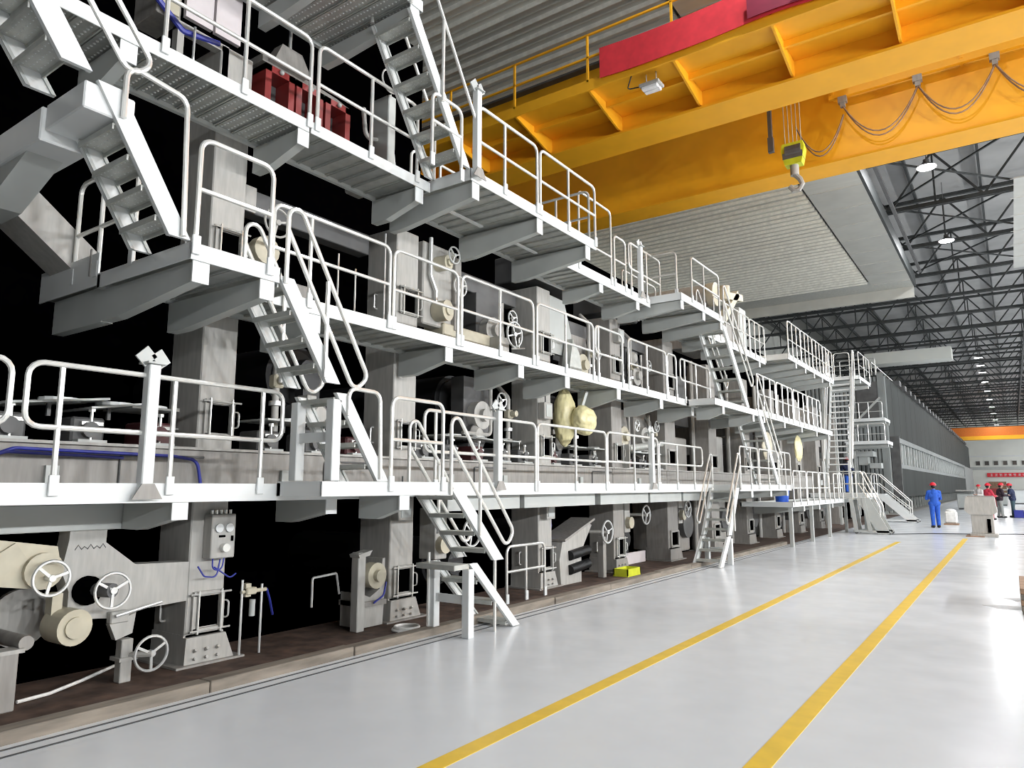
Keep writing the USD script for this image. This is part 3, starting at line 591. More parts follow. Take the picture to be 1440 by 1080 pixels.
# stair top platform -> forward upper platform
stair('flight with dimpled treads rising to the dark top platform', -5.6, LX, (5.20, 6.86), (6.14, 5.40), 6, first=.35, w=.15)
slope_rail('tall outer handrail of the flight to the dark top platform', LX + .02, [(5.2, 6.9), (5.2, 7.9), (6.36, 6.05), (6.36, 5.4)], supports=((5.75, 6.0, 7.0),))
slope_rail('inner handrail of the flight to the dark top platform', -5.58, [(5.2, 6.9), (5.2, 7.9), (6.30, 6.15), (6.30, 5.4)])
rail('at the foot of the dark platform stair', LX, [5.60, 6.12], 5.2, 5.72, 6.06, label='small bent white railing at the foot of the top platform stair')
deck('dark top platform deck at the upper edge', -6.5, LX, 3.6, 5.42, 6.92, 7.05, (4.4, 5.3), 'r', dim=True, bd=.2)
# stair second forward platform -> middle landing
stair('steep flight between the second forward upper platform and the middle landing', -5.6, LX, (15.32, 5.2), (16.85, 3.51), 7, first=.4, dim=False, tw=.22)
slope_rail('looped outer handrail of the steep flight to the middle landing', LX + .02, [(15.38, 5.3), (15.38, 6.25), (17.4, 4.2), (17.25, 4.0), (15.38, 5.8)], n=6)
slope_rail('looped inner handrail of the steep flight to the middle landing', -5.6, [(15.38, 5.3), (15.38, 6.25), (17.4, 4.2), (17.25, 4.0), (15.38, 5.8)], n=6)
stair('steep flight between the middle landing and the low far walkway', -5.6, LX, (17.8, 3.4), (19.2, 1.7), 7, first=.4, dim=False, tw=.2)
slope_rail('looped handrail of the flight between middle landing and low far walkway', LX + .02, [(17.7, 3.5), (17.7, 4.5), (19.7, 2.3), (19.55, 2.1), (17.7, 4.0)], n=6)

# ---- far tall ladder stair with platforms, seen head on
lx0, lx1 = -5.85, -5.05
lad = stair('tall white ladder stair facing the camera before the dryer hood', lx0, lx1, (31.6, 6.1), (29.9, 2.35), 16, first=.3, dim=False, tw=.16, w=.2, tm=white, th=.05)
for xx in (lx0, lx1): lad.part('front_flange', bar((xx, 29.86, 2.35), (xx, 31.56, 6.1), .085, .02, (0, 1, 0)), white)
for nm, xx in (('left', lx0 - .1), ('right', lx1 + .1)):
    slope_rail(f'long {nm} handrail of the tall ladder stair', xx, [(29.8, 2.35), (29.6, 2.6), (31.3, 7.15), (31.55, 7.15), (31.55, 6.1)], n=6, r=.03)
    slope_rail(f'lower {nm} rail of the tall ladder stair', xx, [(29.85, 2.7), (31.45, 6.3)], n=6, r=.03)
deck('small top platform of the tall ladder stair', -6.4, -4.8, 31.62, 34.5, 6.0, 6.15, (32, 34), 'lr', pitch=.5, legs=((-6.3, 34.3), (-6.3, 31.9)))
rail('on the top platform of the tall ladder stair', -4.8, [31.7, 33, 34.4], 6.1, 6.6, 7.15, n=6, label='white railing on the top platform of the tall ladder stair')
rail('across', 31.75, [-5.75, -5.15], 6.15, 6.6, 7.15, axis='x', n=6, label='white gate railing at the head of the tall ladder stair')
for yy, zz, lb in ((29.2, 1.2, 'foot'),):
    deck('landing deck at the foot of the tall ladder stair', -6.4, -4.4, 28.9, 31.5, 1.24, 1.4, (29.2, 31), 'lr', pitch=.5, legs=((-4.5, 29.0), (-4.5, 31.4), (-6.3, 31.4)))
for i, xx in enumerate((-5.9, -5.0)):
    single('ladder_post', f'white post under the tall ladder stair, {("left", "right")[i]} one', 'post', bx(xx - .04, xx + .04, 29.3, 29.38, 1.4, 2.6), white)
rail('basket', 28.92, [-5.7, -5.3, -4.9, -4.5], 1.3, 1.75, 2.2, axis='x', n=6, label='white basket railing across the landing under the tall ladder stair')
def side_stair(label, xt, xf, y0, y1, zt, n, m2, x_post):
    t = Thing('portable_stair', label, 'stairs', (xf, y0, 0))
    for yy in (y0, y1):
        t.part('stringer', prism([(xt, zt), (xt + .42, zt), (xf, .12), (xf, .02), (xf - .35, .02)], 'y', yy - .03, yy + .03), m2)
        t.part('base_rail', bx(x_post - .1, xf + .05, yy - .03, yy + .03, .06, .13), m2)
        t.part('leg', bar((x_post, yy, .06), (x_post - .12, yy, zt), .1, .12), m2); t.part('leg', bar((x_post + .45, yy, .1), (x_post + .28, yy, zt), .1, .12), m2)
        t.part('caster', cyl((xf, yy - .025, .06), (xf, yy + .025, .06), .06, 12), grey3); t.part('caster', cyl((x_post, yy - .025, .06), (x_post, yy + .025, .06), .06, 12), grey3)
        t.part('handrail', tube([(xt - .1, yy, zt), (xt - .1, yy, zt + .92), (xt + .2, yy, zt + .92), (xf - .25, yy, .95), (xf - .25, yy, .3)], .025, 6, .08), rail_m, smooth=40)
        t.part('handrail', tube([(xt - .1, yy, zt + .5), (xt + .1, yy, zt + .5), (xf - .25, yy, .6)], .02, 6), rail_m, smooth=40)
    for i in range(n):
        f = (i + .5) / n; t.part('tread', bx(xt + .2 + (xf - xt - .4) * f - .12, xt + .2 + (xf - xt - .4) * f + .12, y0, y1, zt * (1 - f) - .03, zt * (1 - f)), galv2)
    t.part('platform', bx(x_post - .3, xt + .42, y0, y1, zt - .06, zt), m2)
    return t
side_stair('near portable white stair on casters beside the far walkway', -4.6, -3.62, 27.85, 28.65, 1.25, 5, white2, -4.65)
side_stair('second portable stair with pale green frame before the dryer hood', -5.4, -3.72, 37.6, 38.5, 1.3, 5, white, -5.6)
deck('far landing deck where the worker stands before the dryer hood', -7.5, -5.95, 37.1, 40, 1.16, 1.3, (38, 39.5), 'lr', pitch=.5, legs=((-6.05, 37.2), (-6.05, 39.9), (-7.4, 39.9)))
rail('before the hood', 37.12, [-7.4, -6.6, -5.8, -5.2], 1.25, 1.75, 2.25, axis='x', n=6, label='pale railing in front of the worker before the dryer hood')

# ------------------------------------------------------------------ the machine: frame columns, beams, rolls
FX = -6.5
def column(i, y0, y1, h, windows, m, det=True):
    t = Thing('frame_column', f'grey machine frame column with clamped windows, {ORD[i]} from the left', 'column', (FX, y0, 0))
    w = y1 - y0
    t.part('shaft', bx(-7.05, FX, y0, y1, .2, h, .012), m)
    t.part('base', join(prism([(y0 - .01, .26), (y1 + .01, .26), (y1 + .12, -.03), (y0 - .02, -.03)], 'x', -7.05, FX), prism([(y0 - .01, .24), (y1 + .01, .24), (y1 + .12, -.03), (y0 - .02, -.03)], 'x', FX, FX + .05)), m, 'flared foot of the column')
    t.part('foot_plate', bx(-7.1, FX + .1, y0 - .12, y1 + .2, -.03, .0), grey2)
    if det: t.part('foot_bolt', join(*[cyl((FX + .05, y0 + w * (.2 + .3 * k), .04 + .07 * j), (FX + .085, y0 + w * (.2 + .3 * k), .05 + .08 * j), .016, 6) for k in range(3) for j in range(2)]), grey)
    for z in windows:
        a, b = y0 + w * .2, y1 - w * .08
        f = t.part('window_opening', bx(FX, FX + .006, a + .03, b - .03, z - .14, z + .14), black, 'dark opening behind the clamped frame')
        t.part('window_frame', join(bx(FX, FX + .035, a - .02, b, z - .19, z - .15), bx(FX, FX + .035, a - .02, b, z + .15, z + .19), bx(FX, FX + .035, a - .03, a + .03, z - .17, z + .17), bx(FX, FX + .035, b - .03, b + .02, z - .17, z + .17)), grey)
        if det:
            t.part('clamp_rod', join(cyl((FX + .05, a + .02, z - .2), (FX + .05, a + .02, z + .2), .012, 6), cyl((FX + .05, b - .02, z - .2), (FX + .05, b - .02, z + .2), .012, 6), cyl((FX + .05, a - .06, z - .17), (FX + .05, b + .08, z - .17), .01, 6), cyl((FX + .05, a - .06, z + .17), (FX + .05, b + .08, z + .17), .01, 6)), rail_m)
            t.part('lift_handle', tube([(FX, b + .03, z - .08), (FX + .06, b + .05, z - .08), (FX + .06, b + .05, z + .08), (FX, b + .03, z + .08)], .009, 6, .03), rail_m)
            t.part('side_handle', tube([(-6.85, y0, z - .1), (-6.85, y0 - .05, z - .1), (-6.85, y0 - .05, z + .1), (-6.85, y0, z + .1)], .012, 6, .03), rail_m)
    return t
CY = [(.9, 1.3), (3.93, 4.32), (6.62, 7.05), (10.07, 10.49), (12.8, 13.25), (15.5, 16.1), (18.4, 19.0), (21.4, 22.0), (24.4, 25), (27.6, 28.2), (31, 31.6), (35, 35.6)]
for i, (a, b) in enumerate(CY):
    column(i, a, b, 6.3 if i < 2 else (5.1 if i < 6 else 4.9), (.46, 2.32, 4.12) if i < 6 else (.5, 2.3), grey if i < 4 else grey2, i < 5)
t = Thing('machine_beam', 'long warm grey machine beam carrying the row of small clamps behind the lower railing', 'beam', (FX, 8, 1.5))
y = -.5
for a, b in ((-.5, 2.02), (2.04, 6.58), (6.6, 10.0), (10.02, 12.76), (12.78, 15.46), (15.48, 21), (21.02, 30)):
    t.part('beam_section', bx(-7.0, FX + .02, a, b, 1.55, 2.0, .01), grey2); t.part('top_lip', bx(-7.0, FX + .045, a, b, 2.0, 2.025), grey)
for yy in (2.6, 4.9, 7.7, 9.0, 11.4, 13.9): t.part('bracket', bx(FX + .02, FX + .06, yy, yy + .1, 1.66, 1.82), white2)
for yy in (3.2, 5.5, 8.3, 11.9): t.part('conduit', tube([(FX + .03, yy, 1.6), (FX + .03, yy, 1.93), (FX + .03, yy + .8, 1.93)], .01, 6, .03), grey3)
# clamp units with pale trays on top of the beam
n = 0
for yy in list(np.arange(2.35, 10, .62)) + list(np.arange(10.7, 16, .75)):
    if any(a - .25 < yy < b + .1 for a, b in CY): continue
    t = Thing('clamp_unit', f'small dark bearing clamp on top of the machine beam, {ORD[n % 40]} from the left', 'clamp', (-6.7, yy, 2.03)); n += 1
    t.part('block', join(bx(-6.95, -6.6, yy - .14, yy + .14, 2.025, 2.25, .02), cyl((-6.62, yy, 2.14), (-6.54, yy, 2.14), .07, 12)), grey3 if n % 3 else dark_red)
    t.part('screw', join(cyl((-6.6, yy + .02, 2.03), (-6.6, yy + .02, 2.3), .014, 6), bx(-6.63, -6.57, yy - .07, yy + .11, 2.18, 2.21), cyl((-6.6, yy + .02, 2.3), (-6.6, yy + .02, 2.33), .03, 6)), rail_m)
    t.part('foot', bx(-6.66, -6.5, yy - .12, yy + .12, 2.025, 2.05), white2)
for i, (yy, L, tl) in enumerate(((1.4, .8, .06), (2.3, .8, -.05), (2.95, .5, -.04), (3.3, .45, .0), (4.75, .75, .0), (5.5, .5, 0), (7.6, .8, 0), (8.3, .6, .01), (9.1, .5, 0), (11.2, .6, 0), (12.1, .5, 0), (13.8, .9, 0), (14.6, .7, 0))):
    t = Thing('drip_tray', f'thin pale tray lying over the clamps on the machine beam, {ORD[i]} from the left', 'tray', (-6.8, yy, 2.33))
    t.part('pan', bar((-6.8, yy, 2.37 + tl), (-6.8, yy + L, 2.37 - tl), .55, .02), white2); t.part('lid', cyl((-6.75, yy + L * .6, 2.38), (-6.75, yy + L * .6, 2.41), .16, 14), white)
    t.part('leg', bar((-6.75, yy + L * .5, 2.25), (-6.75, yy + L * .5, 2.38), .03, .03), grey3)
# dark rolls across the machine in every bay, journals and bearing housings towards the aisle
def roll(i, y, z, r, x1, lab, hm=roll_end, body=roll_m):
    t = Thing('machine_roll', lab, 'roll', (x1, y, z))
    t.part('shell', cyl((-10.4, y, z), (x1, y, z), r, 32), body, smooth=40)
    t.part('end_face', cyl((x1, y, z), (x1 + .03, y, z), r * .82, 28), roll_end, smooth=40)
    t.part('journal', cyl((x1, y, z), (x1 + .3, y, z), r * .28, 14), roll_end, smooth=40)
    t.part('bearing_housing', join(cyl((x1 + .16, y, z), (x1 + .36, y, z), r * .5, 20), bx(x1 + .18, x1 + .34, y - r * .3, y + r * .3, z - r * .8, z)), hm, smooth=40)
tiers = ['bottom', 'middle', 'upper']
for i in range(1, 5):
    ym = (CY[i][1] + CY[i + 1][0]) / 2
    if i > 1: roll(i, ym - .1, .52, .36, -7.3, f'dark bottom roll lying across the machine in the {ORD[i]} bay', body=roll_m)
    roll(i, ym + .2, 3.0, .42, -7.3, f'dark middle roll lying across the machine in the {ORD[i]} bay')
    if i > 2: roll(i, ym - .2, 4.35, .40, -7.3, f'dark upper roll lying across the machine in the {ORD[i]} bay')
def wheel(t, c, r, nsp=3, tr=.013, m=None, name='hand_wheel', ph=0.3):
    m = m or bright; c = np.array(c, float)
    sp = [bar(c, c + np.array((0, r * math.cos(a), r * math.sin(a))), .016, .022) for a in np.arange(nsp) * 2 * math.pi / nsp + ph]
    return t.part(name, join(ring(c, r, tr, 'x', 24, 6), cyl(c + (-.03, 0, 0), c + (.025, 0, 0), r * .2, 10), *sp), m, smooth=40)
# gearbox with hand wheel at the left edge
t = Thing('gearbox', 'cream gearbox with a small hand wheel and ribbed hose at the left edge', 'gearbox', (-6.3, 2.6, .95))
t.part('casing', hull([(-6.9, 2.18, 1.26), (-6.25, 2.2, 1.26), (-6.25, 2.66, 1.18), (-6.9, 2.66, 1.18), (-6.25, 2.70, 1.0), (-6.25, 2.55, .86), (-6.25, 2.2, .92), (-6.9, 2.1, .95), (-6.9, 2.6, .9)]), cream)
t.part('arm', bar((-6.3, 2.02, .9), (-6.3, 2.4, 1.16), .16, .16, (1, 0, 0)), cream); t.part('flange', cyl((-6.26, 2.56, 1.0), (-6.2, 2.56, 1.0), .14, 18), cream, smooth=40)
wheel(t, (-6.12, 2.58, .95), .13, 3); t.part('spindle', cyl((-6.25, 2.58, .95), (-6.1, 2.58, .95), .022, 8), bright)
for k in range(9): t.part('hose_rib', ring((-6.4, 1.72 + k * .055, 1.24 - k * .012), .085, .022, 'y', 14, 6), grey3)
t = Thing('frame_plate', 'large grey cut-out frame plate left of the first clamped column', 'plate', (-6.5, 3, .5))
t.part('plate', prism([(2.86, 1.5), (3.16, 1.5), (3.15, 1.17), (3.42, .96), (3.93, .94), (3.93, .58), (3.47, .56), (3.42, .50), (2.88, .56), (2.88, .78), (2.81, .96), (2.85, 1.2)], 'x', -6.7, FX), grey)
t.part('beam_end', bx(-6.7, FX + .03, 2.2, 3.40, 1.28, 1.5, .006), white2, 'pale bracket plate under the walkway')
t.part('nozzle_bracket', join(bx(-6.5, -6.42, 3.2, 3.36, .48, .58, .01), prism([(3.2, .48), (3.42, .55), (3.4, .38), (3.26, .34)], 'x', -6.5, -6.43)), grey)
t.part('chalk_scribble', join(*[tube([(FX + .001, 2.9 + .05 * k, 1.12), (FX + .001, 2.925 + .05 * k, 1.16 - .015 * (k % 2)), (FX + .001, 2.95 + .05 * k, 1.125)], .004, 4) for k in range(5)]), grey3, 'dark hand drawn scribble'); t.part('lever', cyl((-6.38, 3.22, .55), (-6.38, 3.62, .62), .014, 8), bright)
t = Thing('hand_wheel', 'three spoke steel hand wheel on the large frame plate', 'hand wheel', (-6.4, 3.19, .76))
wheel(t, (-6.3, 3.14, .78), .145, 3, ph=.5); t.part('hub', cyl((-6.5, 3.08, .78), (-6.3, 3.14, .78), .06, 12), grey3, smooth=40); t.part('guard_disc', cyl((-6.5, 3.02, .78), (-6.46, 3.02, .78), .12, 16), black)
t = Thing('valve_post', 'short grey post with a hand wheel standing on the plinth at lower left', 'valve', (-6.4, 3.4, -.02))
t.part('post', join(bx(-6.5, -6.4, 3.30, 3.4, -.02, .34, .006), bx(-6.55, -6.38, 3.28, 3.44, .16, .19)), grey); wheel(t, (-6.28, 3.5, .21), .145, 3, ph=.55); t.part('spindle', cyl((-6.42, 3.38, .2), (-6.26, 3.5, .21), .028, 8), grey)
t = Thing('guide_roll', 'dark guide roll with cream bearing cap below the frame plate', 'roll', (-6.5, 2.8, .56))
t.part('shell', cyl((-10.3, 2.6, .55), (-7.0, 2.72, .55), .24, 28), roll_m, smooth=40); t.part('end_plate', cyl((-7.0, 2.72, .55), (-6.94, 2.72, .55), .24, 26), grey, smooth=40)
t.part('bearing_cap', join(cyl((-6.6, 2.86, .52), (-6.36, 2.89, .51), .145, 22), cyl((-6.36, 2.89, .51), (-6.33, 2.89, .51), .085, 18)), cream, 'cream bearing cap', smooth=40); t.part('hanger', bx(-6.62, -6.5, 2.76, 2.84, .5, .78), cream)
t = Thing('roll_stand', 'grey post carrying a small roller end at the lower left corner', 'stand', (-6.3, 2.45, -.02))
t.part('post', bx(-6.4, -6.28, 2.34, 2.47, -.02, .42, .008), grey2); t.part('roller', cyl((-9.5, 2.42, .46), (-6.3, 2.52, .46), .055, 14), grey2, smooth=40); t.part('saddle', bx(-6.42, -6.26, 2.32, 2.5, .40, .43), grey)
single('rope', 'loose white rope lying on the plinth at lower left', 'rope', tube([(-6.45, 2.55, .0), (-6.5, 2.8, .0), (-6.62, 3.1, .02), (-6.9, 3.5, .02)], .014, 6, .2), sack_m)
t = Thing('control_box', 'grey pneumatic control box with two gauges on the first clamped column', 'control box', (-6.4, 4.2, .95))
t.part('case', bx(-6.5, -6.36, 4.06, 4.32, .96, 1.38, .008), grey)
for yy in (4.13, 4.24): t.part('gauge', cyl((-6.36, yy, 1.25), (-6.335, yy, 1.25), .042, 16), white, 'white round gauge', smooth=40)
t.part('regulator', cyl((-6.36, 4.19, 1.06), (-6.30, 4.19, 1.06), .04, 12), rail_m, smooth=40); t.part('switch', bx(-6.36, -6.345, 4.14, 4.2, 1.16, 1.18), black); t.part('switch', bx(-6.36, -6.345, 4.27, 4.29, 1.12, 1.17), black); t.part('fitting', join(*[cyl((-6.42, 4.09 + .05 * k, 1.38), (-6.42, 4.09 + .05 * k, 1.42), .015, 6) for k in range(5)]), bright)
for k, p in enumerate(([(4.1, .96), (4.1, .86), (4.2, .84), (4.22, .96)], [(3.95, .9), (4.02, .8), (4.15, .78), (4.18, .95)], [(4.12, .88), (4.3, .76), (4.36, .80)])): t.part('air_hose', tube([(-6.38, a, b) for a, b in p], .008, 6, .05), blue_m, 'thin blue air hose', smooth=True)
t = Thing('sensor_stand', 'brass sprayer unit clamped between two thin upright rods', 'sensor stand', (-6.4, 4.55, -.02))
for yy, zt in ((4.47, .72), (4.70, .66)): t.part('rod', cyl((-6.42, yy, -.02), (-6.42, yy, zt), .013, 8), bright, smooth=40)
t.part('clamp_unit', join(bx(-6.46, -6.38, 4.50, 4.62, .57, .64, .01), cyl((-6.42, 4.46, .6), (-6.42, 4.75, .6), .02, 8), bx(-6.47, -6.4, 4.5, 4.56, .55, .68)), cream); t.part('cylinder', cyl((-6.4, 4.58, .36), (-6.4, 4.58, .52), .03, 10), white2, smooth=40); t.part('hose', tube([(-6.42, 4.76, .6), (-6.5, 4.86, .48), (-6.6, 4.98, .3)], .014, 6, .06), blue_m)
t = Thing('bearing_stand', 'grey bearing stand with a cream motor disc, left of the second clamped column', 'bearing stand', (-6.4, 6.1, -.02))
t.part('post', bx(-6.45, -6.33, 5.94, 6.06, -.02, .88, .008), grey); t.part('cap', prism([(5.92, .86), (6.14, .9), (6.1, .84), (5.94, .82)], 'x', -6.47, -6.31), grey); t.part('body', prism([(6.06, 0), (6.42, 0), (6.44, .3), (6.44, .78), (6.40, .78), (6.36, .42), (6.2, .34), (6.06, .4)], 'x', -6.75, -6.4), grey)
t.part('motor_disc', join(cyl((-6.42, 6.2, .6), (-6.28, 6.2, .6), .15, 20), cyl((-6.28, 6.2, .6), (-6.22, 6.2, .6), .07, 14)), cream, 'cream motor disc', smooth=40); t.part('belt_guard', bx(-6.78, -6.36, 6.06, 6.44, .24, .30), grey2); t.part('frame_loop', tube([(-6.6, 5.5, .3), (-6.6, 5.5, .62), (-6.6, 5.85, .64), (-6.6, 5.9, .4)], .014, 6, .02), bright); t.part('hose', tube([(-6.35, 6.42, .5), (-6.33, 6.36, .35), (-6.33, 6.2, .28)], .012, 6, .08), blue_m)
single('hose_coil', 'pale hose coil lying on the plinth beside the second column', 'hose', join(ring((-5.95, 6.35, .0), .15, .018, 'z', 24, 6), ring((-5.94, 6.36, .028), .14, .018, 'z', 24, 6)), sack_m, smooth=True)
t = Thing('doctor_unit', 'tilted grey machine unit with two dark rollers and a hand wheel on the plinth', 'machine unit', (-6.4, 11, -.02))
t.part('body', prism([(10.65, -.02), (11.35, -.02), (11.35, .5), (11.75, .95), (11.6, 1.0), (10.7, .7), (10.6, .4)], 'x', -6.9, -6.42), grey)
t.part('top_plate', bar((-6.6, 10.68, .73), (-6.6, 11.75, 1.06), .5, .04, (0, 0, 1)), grey2)
for z in (.22, .46): t.part('roller', cyl((-6.4, 10.9, z), (-6.4, 11.55, z + .06), .085, 16), roll_m, smooth=40)
wheel(t, (-6.2, 11.95, .82), .2, 3, .02); t.part('spindle', cyl((-6.5, 11.8, .82), (-6.2, 11.95, .82), .03, 8), grey); t.part('post', bx(-6.45, -6.33, 12.02, 12.14, -.02, .72, .006), grey2)
single('tray', 'lime yellow plastic tray on the plinth right of the tilted doctor unit', 'tray', join(bx(-6.3, -6.0, 12.35, 12.9, -.02, .0), bx(-6.3, -6.28, 12.35, 12.9, 0, .12), bx(-6.02, -6.0, 12.35, 12.9, 0, .12), bx(-6.3, -6.0, 12.35, 12.37, 0, .12), bx(-6.3, -6.0, 12.88, 12.9, 0, .12)), lime_m)
single('board', 'pale pink board standing on the plinth behind the lime tray', 'board', bx(-7.0, -6.94, 13.4, 15.2, -.02, .22), pink_m)
for i, (yy, zz, lb) in enumerate(((14.0, 1.06, 'dark column gap below the lower walkway'), (16.35, 1.12, 'the second floor stair'), (8.1, 1.0, 'the near floor stair'))):
    t = Thing('hand_wheel', f'pale hand wheel on a valve spindle beside {lb}', 'hand wheel', (-6.4, yy, zz)); wheel(t, (-6.35, yy, zz), .19, 3, .018); t.part('spindle', cyl((-6.9, yy - .1, zz), (-6.33, yy, zz), .03, 8), grey)
    yb = yy + .55 if i == 1 else yy
    t.part('bracket', bx(-6.9, -6.6, yb - .5, yb - .25, zz - .35, zz + .35, .01), grey); t.part('stand', bx(-6.8, -6.7, yb - .42, yb - .33, -.02, zz - .35), grey2); t.part('cover', cyl((-6.6, yb - .38, zz - .15), (-6.5, yb - .38, zz - .15), .12, 14), cream, smooth=40)
# junction boxes
for i, (yy, zz, lb) in enumerate(((10.2, 2.92, 'third column above the lower railing'), (13.05, 4.72, 'fourth column below the upper walkway'), (6.75, 1.36, 'second column under the lower walkway'), (10.25, 1.25, 'third column under the lower walkway'))):
    t = Thing('junction_box', f'small pale junction box on the {lb}', 'junction box', (-6.4, yy, zz)); t.part('case', bx(-6.5, -6.36, yy - .13, yy + .13, zz - .14, zz + .14, .01), grey); t.part('cover', bx(-6.36, -6.35, yy - .09, yy + .09, zz - .1, zz + .1), white2); t.part('conduit', tube([(-6.43, yy, zz + .14), (-6.43, yy, zz + .42)], .012, 6), grey3)
# pale yellow wrapped bearing covers hanging below the middle walkway
t = Thing('wrapped_cover', 'pale yellow plastic film wrapped round two bearing covers below the middle walkway', 'plastic cover', (-6.3, 11.2, 2.5))
def bag(c, s, seed):
    m = trimesh.creation.icosphere(subdivisions=4); v = np.array(m.vertices); nn = meshkit.fbm(v * 2.2 + seed, 4)
    return v * (1 + .28 * (nn - .5))[:, None] * s + np.array(c), np.array(m.faces)
t.part('film', bag((-6.42, 10.82, 2.86), (.2, .22, .50), 3), yellow_bag, smooth=True); t.part('film', bag((-6.1, 10.95, 2.80), (.2, .30, .27), 9), yellow_bag, smooth=True); t.part('tie', bar((-6.15, 10.95, 3.02), (-6.1, 11.05, 3.32), .05, .05), white2)
# middle tier clutter
t = Thing('lift_arm', 'cream lifting arm with a hand wheel on the middle walkway', 'machine unit', (-6.5, 8.4, 3.55))
t.part('arm', bx(-6.9, -6.5, 7.6, 8.75, 3.72, 3.98, .02), cream); wheel(t, (-6.25, 9.02, 4.02), .2, 4, .018); t.part('bracket', bx(-6.6, -6.3, 8.7, 8.95, 3.6, 3.95, .01), grey); t.part('lever', cyl((-6.25, 8.95, 3.78), (-6.25, 9.3, 3.84), .014, 6), bright)
t = Thing('valve_assembly', 'grey valve panel with cream discs and hand wheels behind the middle railing', 'valve panel', (-6.5, 7.5, 4))
t.part('plate', bx(-6.75, -6.55, 7.2, 7.95, 3.9, 5.1, .02), grey); t.part('side_plate', bx(-6.55, -6.48, 7.82, 7.97, 3.9, 5.0, .008), grey2)
for (yy, zz, r) in ((7.5, 4.12, .15), (7.5, 4.82, .11)): t.part('motor_disc', join(cyl((-6.56, yy, zz), (-6.36, yy + .03, zz), r, 18), cyl((-6.36, yy + .03, zz), (-6.32, yy + .03, zz), r * .5, 12)), cream, 'cream motor disc', smooth=40)
wheel(t, (-6.3, 7.72, 4.5), .14, 3); wheel(t, (-6.3, 7.58, 4.93), .12, 3); t.part('pipe', tube([(-6.5, 7.3, 5.15), (-6.5, 7.3, 4.6), (-6.5, 7.42, 4.4), (-6.5, 7.42, 4.2)], .03, 8, .08), bright, smooth=40)
for i, (yy, z0, z1) in enumerate(((5.05, 3.5, 4.42), (5.3, 3.5, 4.3), (5.75, 3.6, 4.9))): single('rod', f'thin upright steel rod behind the middle railing, {ORD[i]} from the left', 'rod', cyl((-6.42, yy * 1.1, 3.42), (-6.42, yy * 1.1, z1), .012, 6), bright)
t = Thing('doctor_beam', 'brown grey box beam behind the hanging stair handrails', 'beam', (-6.7, 4.9, 3.7)); t.part('box', bx(-7.2, -6.62, 4.5, 5.35, 3.6, 3.98, .015), grey2); t.part('end_disc', cyl((-6.62, 4.62, 4.22), (-6.5, 4.62, 4.22), .16, 16), cream, smooth=40); t.part('bracket', bx(-6.75, -6.6, 4.5, 4.75, 3.98, 4.3), grey)
wheel(Thing('hand_wheel', 'dark steel hand wheel behind the hanging stair loops of the middle landing', 'hand wheel', (-6.4, 4.65, 4.5)), (-6.4, 4.66, 4.52), .16, 3, m=grey)
for i, (yy, zz) in enumerate(((9.1, 4.15), (12.05, 4.0), (14.5, 4.1), (13.8, 2.7), (8.8, 2.75), (14.85, 2.75))):
    t = Thing('drive_unit', f'grey drive unit with round cover {("above the lift arm", "behind the loop-ended middle railing", "near the second upper stair", "right of the yellow wrapped covers", "left of the yellow wrapped covers", "above the second floor stair")[i]}', 'drive unit', (-6.8, yy, zz))
    t.part('plate', prism([(yy - .3, zz + .6), (yy + .35, zz + .6), (yy + .5, zz), (yy + .2, zz - .5), (yy - .3, zz - .4)], 'x', -7.1, -6.85), grey2 if i % 2 else grey3)
    t.part('cover', join(cyl((-6.85, yy, zz), (-6.7, yy, zz), .22, 20), cyl((-6.7, yy, zz), (-6.62, yy, zz), .1, 12)), cream if i in (1, 3) else grey, smooth=40); t.part('pipe', tube([(-6.7, yy - .5, zz - .3), (-6.7, yy + .2, zz - .3), (-6.7, yy + .2, zz + .5)], .03, 8, .08), grey, smooth=40)
    wheel(t, (-6.55, yy + .3, zz + .25), .12, 3)
for i, (y0, y1, z, lb) in enumerate(((4.4, 6.5, 4.75, 'left of the second column'), (8.0, 10.0, 4.75, 'left of the third column'), (10.6, 12.7, 4.6, 'right of the third column'), (13.3, 15.4, 4.75, 'left of the second upper stair'))):
    t = Thing('frame_beam', f'dark grey cross beam in the machine frame under a walkway, {lb}', 'beam', (-6.9, y0, z)); t.part('web', bx(-7.1, -6.9, y0, y1, z, z + .28, .01), grey3); t.part('end_plate', bx(-6.9, -6.87, y0, y0 + .3, z, z + .3), grey)
t = Thing('bulkhead', 'tall pale grey frame panel right of the third column behind the middle railing', 'bulkhead', (-6.6, 10.8, 4)); t.part('panel', prism([(10.52, 4.05), (11.5, 4.05), (11.5, 4.5), (11.25, 5.1), (10.52, 5.12)], 'x', -6.75, -6.66), white2); t.part('stiffener', bx(-6.66, -6.62, 10.6, 10.66, 4.1, 5.05), grey); t.part('wedge', prism([(11.0, 3.5), (11.6, 3.5), (11.45, 4.1), (11.2, 4.35)], 'x', -6.62, -6.45), galv2)
t = Thing('guide_roller', 'pale guide roller lying along the machine above the right end of the lower railing', 'roller', (-6.4, 13.4, 2.4)); t.part('shell', cyl((-6.4, 13.3, 2.42), (-6.55, 15.4, 2.62), .07, 16), galv2, smooth=40); t.part('end_bracket', bx(-6.6, -6.35, 13.26, 13.3, 2.03, 2.5), grey); t.part('end_bracket', bx(-6.7, -6.45, 15.36, 15.4, 2.03, 2.7), grey)
